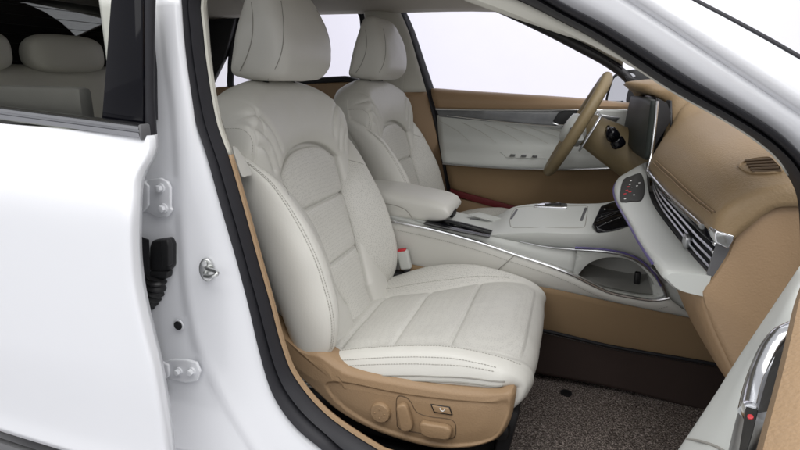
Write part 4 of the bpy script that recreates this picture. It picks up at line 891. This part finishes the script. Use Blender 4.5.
b = MB(); b.tube(cat([Y(*p, YC-.003) for p in [(575, 247.5), (600, 249), (622, 252.5), (640, 260), (654, 273.5), (661, 286)]], 50), .0028, 0, 8); b.build("light_guide", 'violet', co)
b = MB(); b.prism([Y(*p, YC+.016) for p in [(652, 285), (668, 283), (690, 294), (704, 324), (676, 318), (654, 302)]], (0, .17, 0), 0, .004); b.build("nose_panel", 'cream', co)
# top deck
def deckz(x, y):
    y = min(.474, max(.284, y)); x = min(.7, max(-.5, x))
    base = smk(x, [(-.42, .185), (-.1, .165), (.05, .150), (.2, .130), (.27, .143), (.35, .155), (.48, .164), (.56, .18), (.66, .235)])
    k = smk(x, [(-.42, 0), (.18, .0), (.28, .20), (.6, .22)])
    return base+(y-.305)*k-.10*max(0, abs(y-.375)-.075)**2*25
hole_c = (.0, .225, .308, .395)
b = MB(); ys = [.284+.19*j/38 for j in range(39)]; xs = [-.42+1.08*i/120 for i in range(121)]
rows = []
for x in xs:
    edge = min(range(200), key=lambda i: abs(kA[i].x-x)); r = [kA[edge].copy()]
    for y in ys: r.append(V((x, y, deckz(x, y)-(.022*sst(.012, .0, y-.284) if False else 0))))
    r += [V((x, .478, deckz(x, .474)-.012)), V((x, .484, deckz(x, .474)-.05)), V((x, .486, -.05)), V((x, .49, -.28))]; rows.append(r)
b.rows(rows); ondeck = caster(b); b.build("top_deck", 'cream', co, solid=.003, off=-1, ang=40)
b = MB(); cpx = [(424, 224.5), (432.5, 218.5), (462, 224), (492, 232), (489.5, 238), (460, 232.5)]
cz = lambda p: (lambda q: q)(on(p[0], p[1], (.1, .33, .1462), V((.11, 0, 1)).normalized()))
cps = [cz(p) for p in cpx]; b.prism(cps, (0, 0, .004), 0, .001)
cv = b.build("cup_holder", 'gloss', co)
b = MB(); b.tube([p+V((0, 0, .004)) for p in cps], .002, 0, 6, closed=True); b.tube([cps[1].lerp(cps[0], .4)+V((.04, 0, .006)), cps[3].lerp(cps[4], .5)+V((-.02, 0, .006))], .003, 1, 8); b.build("cup_holder_rim", ['greytrim', 'black'], cv)
def ond(px, py, dz=0):
    try: return ondeck(px, py)+V((0, 0, dz))
    except ValueError: return Z(px, py, .150+dz)
b = MB(); b.prism([ond(*p) for p in [(515, 209.5), (524, 207.5), (588, 206.5), (585, 229), (512, 228.8), (509, 220)]], (0, 0, .003), 0, .0015); lid = b.build("tray_lid", 'cream', co)
b = MB(); b.tube([ond(*p, .0028) for p in [(515, 209.5), (518, 208.4), (524, 207.7), (540, 207.5), (560, 207.2), (584, 206.8), (587.6, 207.4), (587.6, 210), (586.5, 218), (585.2, 226), (584, 228.4), (580, 229), (560, 229), (530, 228.9), (514, 228.8), (510.5, 227.5), (509.5, 222), (512, 214)]], .0013, 0, 6, closed=True); b.build("shut_line", 'seam', lid)
b = MB(); b.tube([ond(511, 220, .003), ond(517, 210.5, .003)], .0042, 0, 8, flat=.5); b.build("lid_slot", 'greytrim', lid)
b = MB(); b.tube([ond(581, 222, .003), ond(586, 209, .003)], .0042, 0, 8, flat=.5); b.build("lid_slot", 'greytrim', lid)
b = MB(); b.prism([ond(*p) for p in [(533, 209), (540, 206), (554, 204.5), (567, 206.5), (567, 210.5), (550, 209.5)]], (0, 0, .010), 0, .003); b.prism([ond(*p, .010) for p in [(544, 207.4), (561, 207.2), (561, 208.8), (545, 208.8)]], (0, 0, .003), 1, .001); b.build("shift_dial", ['chrome', 'black'], co)
tp = [V(p) for p in (ond(592, 229, .004), ond(596, 234, .004), ond(604, 237.5, .004), ond(622, 233, .004), ond(640, 226, .004), ond(640, 208, .006), ond(613, 207, .006), ond(600, 212, .006))]
b = MB(); b.prism(tp, (0, 0, .012), 0, .003); tpo = b.build("touch_panel", 'gloss', co)
b = MB(); up = V((0, 0, .0105))
b.tube([ond(598, 231.5, .004)+up, ond(622, 222.5, .008)+up, ond(634, 217.5, .01)+up], .0009, 0, 6)
for k in range(2): b.tube([ond(596+k*1.8, 227-k*3.2, .006)+up, ond(616+k*2, 219.5-k*2.2, .009)+up], .0005, 0, 6)
b.build("key_line", 'greytrim', tpo)
b = MB()
for p in ((605, 229), (611, 226.5), (618, 224), (624, 221.5), (630, 219), (601, 222), (604, 215), (618, 211)): b.box(ond(*p, .007)+up, (.004, .005, .0012), 0, .0004)
b.build("key_mark", 'white', tpo)
b = MB(); b.prism([ond(*p) for p in [(468, 215), (480, 213), (502, 219), (494, 222)]], (0, 0, .003), 0, .001); b.tube([ond(470, 220, .003), ond(480, 221, .003)], .003, 1, 8); b.build("rear_switch", ['cream', 'greytrim'], co)
# armrest box
b = MB(); rows = []
for i in range(60):
    s = i/59; x = -.46+.558*s; 
    e = math.sqrt(max(0, 1-max(0, (s-.9)/.1)**2)) if s > .9 else 1
    topz = lerpk(x, [(-.46, .240), (-.10, .235), (.03, .219), (.10, .208)]); botz = lerpk(x, [(-.46, .16), (-.05, .150), (.13, .152)]); zc = (topz+botz)/2; hz = (topz-botz)/2*max(.2, e**.6)
    r = []
    for k in range(48):
        a = 2*math.pi*k/48; cs, sn = math.cos(a), math.sin(a); p_ = 2/5
        r.append(V((x, .372+.098*(.93+.07*e)*math.copysign(abs(cs)**p_, cs), zc+hz*math.copysign(abs(sn)**p_, sn)+.004*(1-((abs(cs)))**2)*(sn > 0)+.0008*noise.noise(V((x*20, k*.3, 0))))))
    rows.append(r)
b.rows(rows, cu=True, cap=True); ar = b.build("armrest", 'leather', co, ang=50)
b = MB(); b.box((.094, .36, .168), (.012, .05, .022), 0, .004); b.build("latch", 'black', ar)
b = MB(); b.tube(cat([Y(383, 203, .271), Y(397, 206, .270), Y(407, 211, .270), Y(413, 220, .271)], 20), .0012, 0, 6); b.build("stitching", 'seam', ar)
# carpets along the tunnel
b = MB(); ta = [Y(*p, .262) for p in [(400, 262), (450, 272), (548, 288), (612, 302), (700, 320), (760, 332)]]; tb = [Y(*p, .252) for p in [(400, 300), (450, 312), (548, 331), (612, 346), (700, 361), (760, 372)]]
b.surf([ta, [p.lerp(q, .5)+V((0, -.002, 0)) for p, q in zip(ta, tb)], tb, [p+V((0, .01, -.02)) for p in tb]], 30, 10); b.build("tunnel_trim", 'tandeep', co, solid=.004, off=0)
b = MB(); tb2 = [p+V((0, -.006, .002)) for p in tb]; tc_ = [Y(*p, .225) for p in [(400, 352), (450, 360), (540, 374), (620, 389), (705, 411), (770, 427)]]
b.surf([[p+V((0, .006, 0)) for p in tb2], tb2, [p.lerp(q, .4)+V((0, .004, 0)) for p, q in zip(tb2, tc_)], tc_], 30, 16); kc = b.build("kick_carpet", 'carpetblack', co, solid=.004, off=0)
b = MB(); bp_ = cat([p+V((0, -.001, .0)) for p in tb2], 90); b.tube(bp_, .0048, 0, 8); b.dashes(cat([p+V((0, -.0045, -.006)) for p in bp_], 200), 1, .0012, .006, .003); b.build("bound_edge", ['rubber', 'black'], kc)
# ================================================================== FLOOR MAT
mt = thing("floor_mat", "speckled brown loop pile mat on the passenger footwell floor", "floor mat", (.6, -.05, -.29))
b = MB(); ml = [Z(*p, -.279) for p in [(505, 366), (540, 374), (580, 381), (620, 389), (665, 400), (705, 411), (740, 421)]]; mn = [V((x, -.345, -.279)) for x in (.2, .32, .45, .58, .7, .82, .9)]
b.surf([[p+V((0, .004, -.008)) for p in ml], ml, [p.lerp(q, .33) for p, q in zip(ml, mn)], [p.lerp(q, .66) for p, q in zip(ml, mn)], mn, [p+V((0, -.004, -.008)) for p in mn]], 140, 140)
for i, v in enumerate(b.v): v.z += .0022*noise.noise(V((v.x*150, v.y*150, 0)))+.003*noise.noise(V((v.x*9, v.y*9, 4)))
b.build("pile", 'carpet', mt, solid=.006, off=-1)
b = MB(); b.disc(Z(566, 393.5, -.277), (0, 0, 1), .016, .004, 0, 24); b.build("grommet", 'black', mt)
# ================================================================== FRONT DOOR (open, near corner)
fd = thing("car_door", "open front door at the lower right with chrome handle bezel", "car door", (.7, -.6, 0))
w0 = [Z(800, 268, .36), Z(775, 306, .33), Z(740, 358, .285), Z(710, 405, .25), Z(680, 450, .225), Z(655, 488, .21)]
w1 = [Z(*p) for p in ((812, 282, .37), (786, 322, .355), (757, 366, .315), (738, 408, .29), (722, 450, .27), (704, 490, .26))]
dv_ = V((-.407, -.914, 0)); w0.append(w0[-1]+(w0[-1]-w0[-2]).normalized()*.42); w1.append(w1[-1]+(w1[-1]-w1[-2]).normalized()*.42)
b = MB(); b.surf([[p+V((.02, -.01, -.12)) for p in w0], [p+V((.004, -.003, -.02)) for p in w0], w0, [p.lerp(q, .5)+V((0, 0, .006)) for p, q in zip(w0, w1)], w1, [p+V((.02, -.02, .006)) for p in w1]], 40, 30); wp = b.build("armrest_panel", 'cream', fd, solid=.003, off=0, ang=0)
b = MB(); b.tube(cat([Z(687, 439, .236), Z(700, 441, .257), Z(715, 446, .269), Z(724, 451, .274)], 20), .0012, 0, 6); b.build("stitching", 'seam', wp)
bz0 = [Z(*p) for p in ((806, 312, .375), (797, 320, .372), (782, 332, .365), (770, 345, .355), (757, 368, .338), (747, 395, .325), (738, 420, .315), (731, 450, .305), (724, 485, .30))]
bz1 = [Z(*p) for p in ((818, 322, .40), (806, 335, .40), (797, 348, .395), (790, 362, .39), (784, 378, .385), (776, 400, .38), (768, 425, .375), (760, 452, .37), (752, 487, .37))]
bz0.append(bz0[-1]+(bz0[-1]-bz0[-2]).normalized()*.40); bz1.append(bz1[-1]+(bz1[-1]-bz1[-2]).normalized()*.40)
b = MB(); b.surf([bz0, [p.lerp(q, .25)+V((0, 0, .001)) for p, q in zip(bz0, bz1)], [p.lerp(q, .7)+V((.004, -.002, -.010)) for p, q in zip(bz0, bz1)], bz1], 50, 20); b.build("handle_bezel", 'silver', fd, solid=.003, off=0)
hp = [Z(*p) for p in ((795, 330, .380), (783, 336, .376), (774, 346, .368), (766, 361, .358), (759, 378, .348), (754, 394, .342), (750, 412, .338))]
b = MB(); b.tube(cat(hp, 50), lambda t: .0092-.001*t, 0, 14, flat=.75); b.box(hp[-1]+V((.001, -.001, .001)), (.014, .016, .012), 0, .004); b.build("pull_handle", 'chrome', fd)
hc = [Z(*p) for p in ((797, 337, .3845), (786, 343, .381), (776, 356, .374), (768, 375, .364), (762, 396, .356), (757, 414, .350), (767, 412, .368), (776, 392, .378), (785, 372, .385), (796, 350, .390))]
b = MB(); b.prism(hc, (0, 0, .0025), 0, .0008); b.build("handle_recess", 'black', fd)
b = MB(); b.disc(Z(750.5, 417.5, .362), (-.3, -.4, .85), .0018, .0012, 0, 14); b.build("lock_marker", 'red', fd)
lt = [Z(*p) for p in ((745, 412, .345), (757, 416, .353), (752, 436, .348), (746, 456, .34), (738, 456, .328))]
b = MB(); b.prism(lt, (0, 0, .006), 0, .002); b.build("lock_plate", 'black', fd)
t0 = [Z(*p) for p in ((824, 240, .44), (815, 262, .43), (803.5, 296, .415), (795, 336, .408), (786, 376, .402), (776, 415, .398), (767, 452, .394), (759, 490, .39))]
t0.append(t0[-1]+(t0[-1]-t0[-2]).normalized()*.40)
b = MB(); b.surf([[p+V((-.002, .001, -.02)) for p in t0], t0, [p+V((.03, -.022, .012)) for p in t0], [p+V((.075, -.05, .02)) for p in t0], [p+V((.12, -.08, .0)) for p in t0]], 40, 18); b.build("upper_trim", 'tan', fd, solid=.003, off=0)
b = MB(); hn_ = V((.835, -.52, 0)); ss = V((.914, -.407, 0))
b.prism([hn_+ss*.035+dv_*a+V((0, 0, z)) for a, z in ((0, -.2), (.88, -.2), (.92, .0), (.90, .36), (.80, .40), (.05, .40))], ss*.05, 0, .012); b.build("door_skin", 'paint', fd)
b = MB(); b.prism([hn_-ss*.05+dv_*a+V((0, 0, z)) for a, z in ((.03, -.18), (.84, -.18), (.86, .16), (.10, .16))], ss*.08, 0, .015); b.build("inner_panel", 'cream', fd)
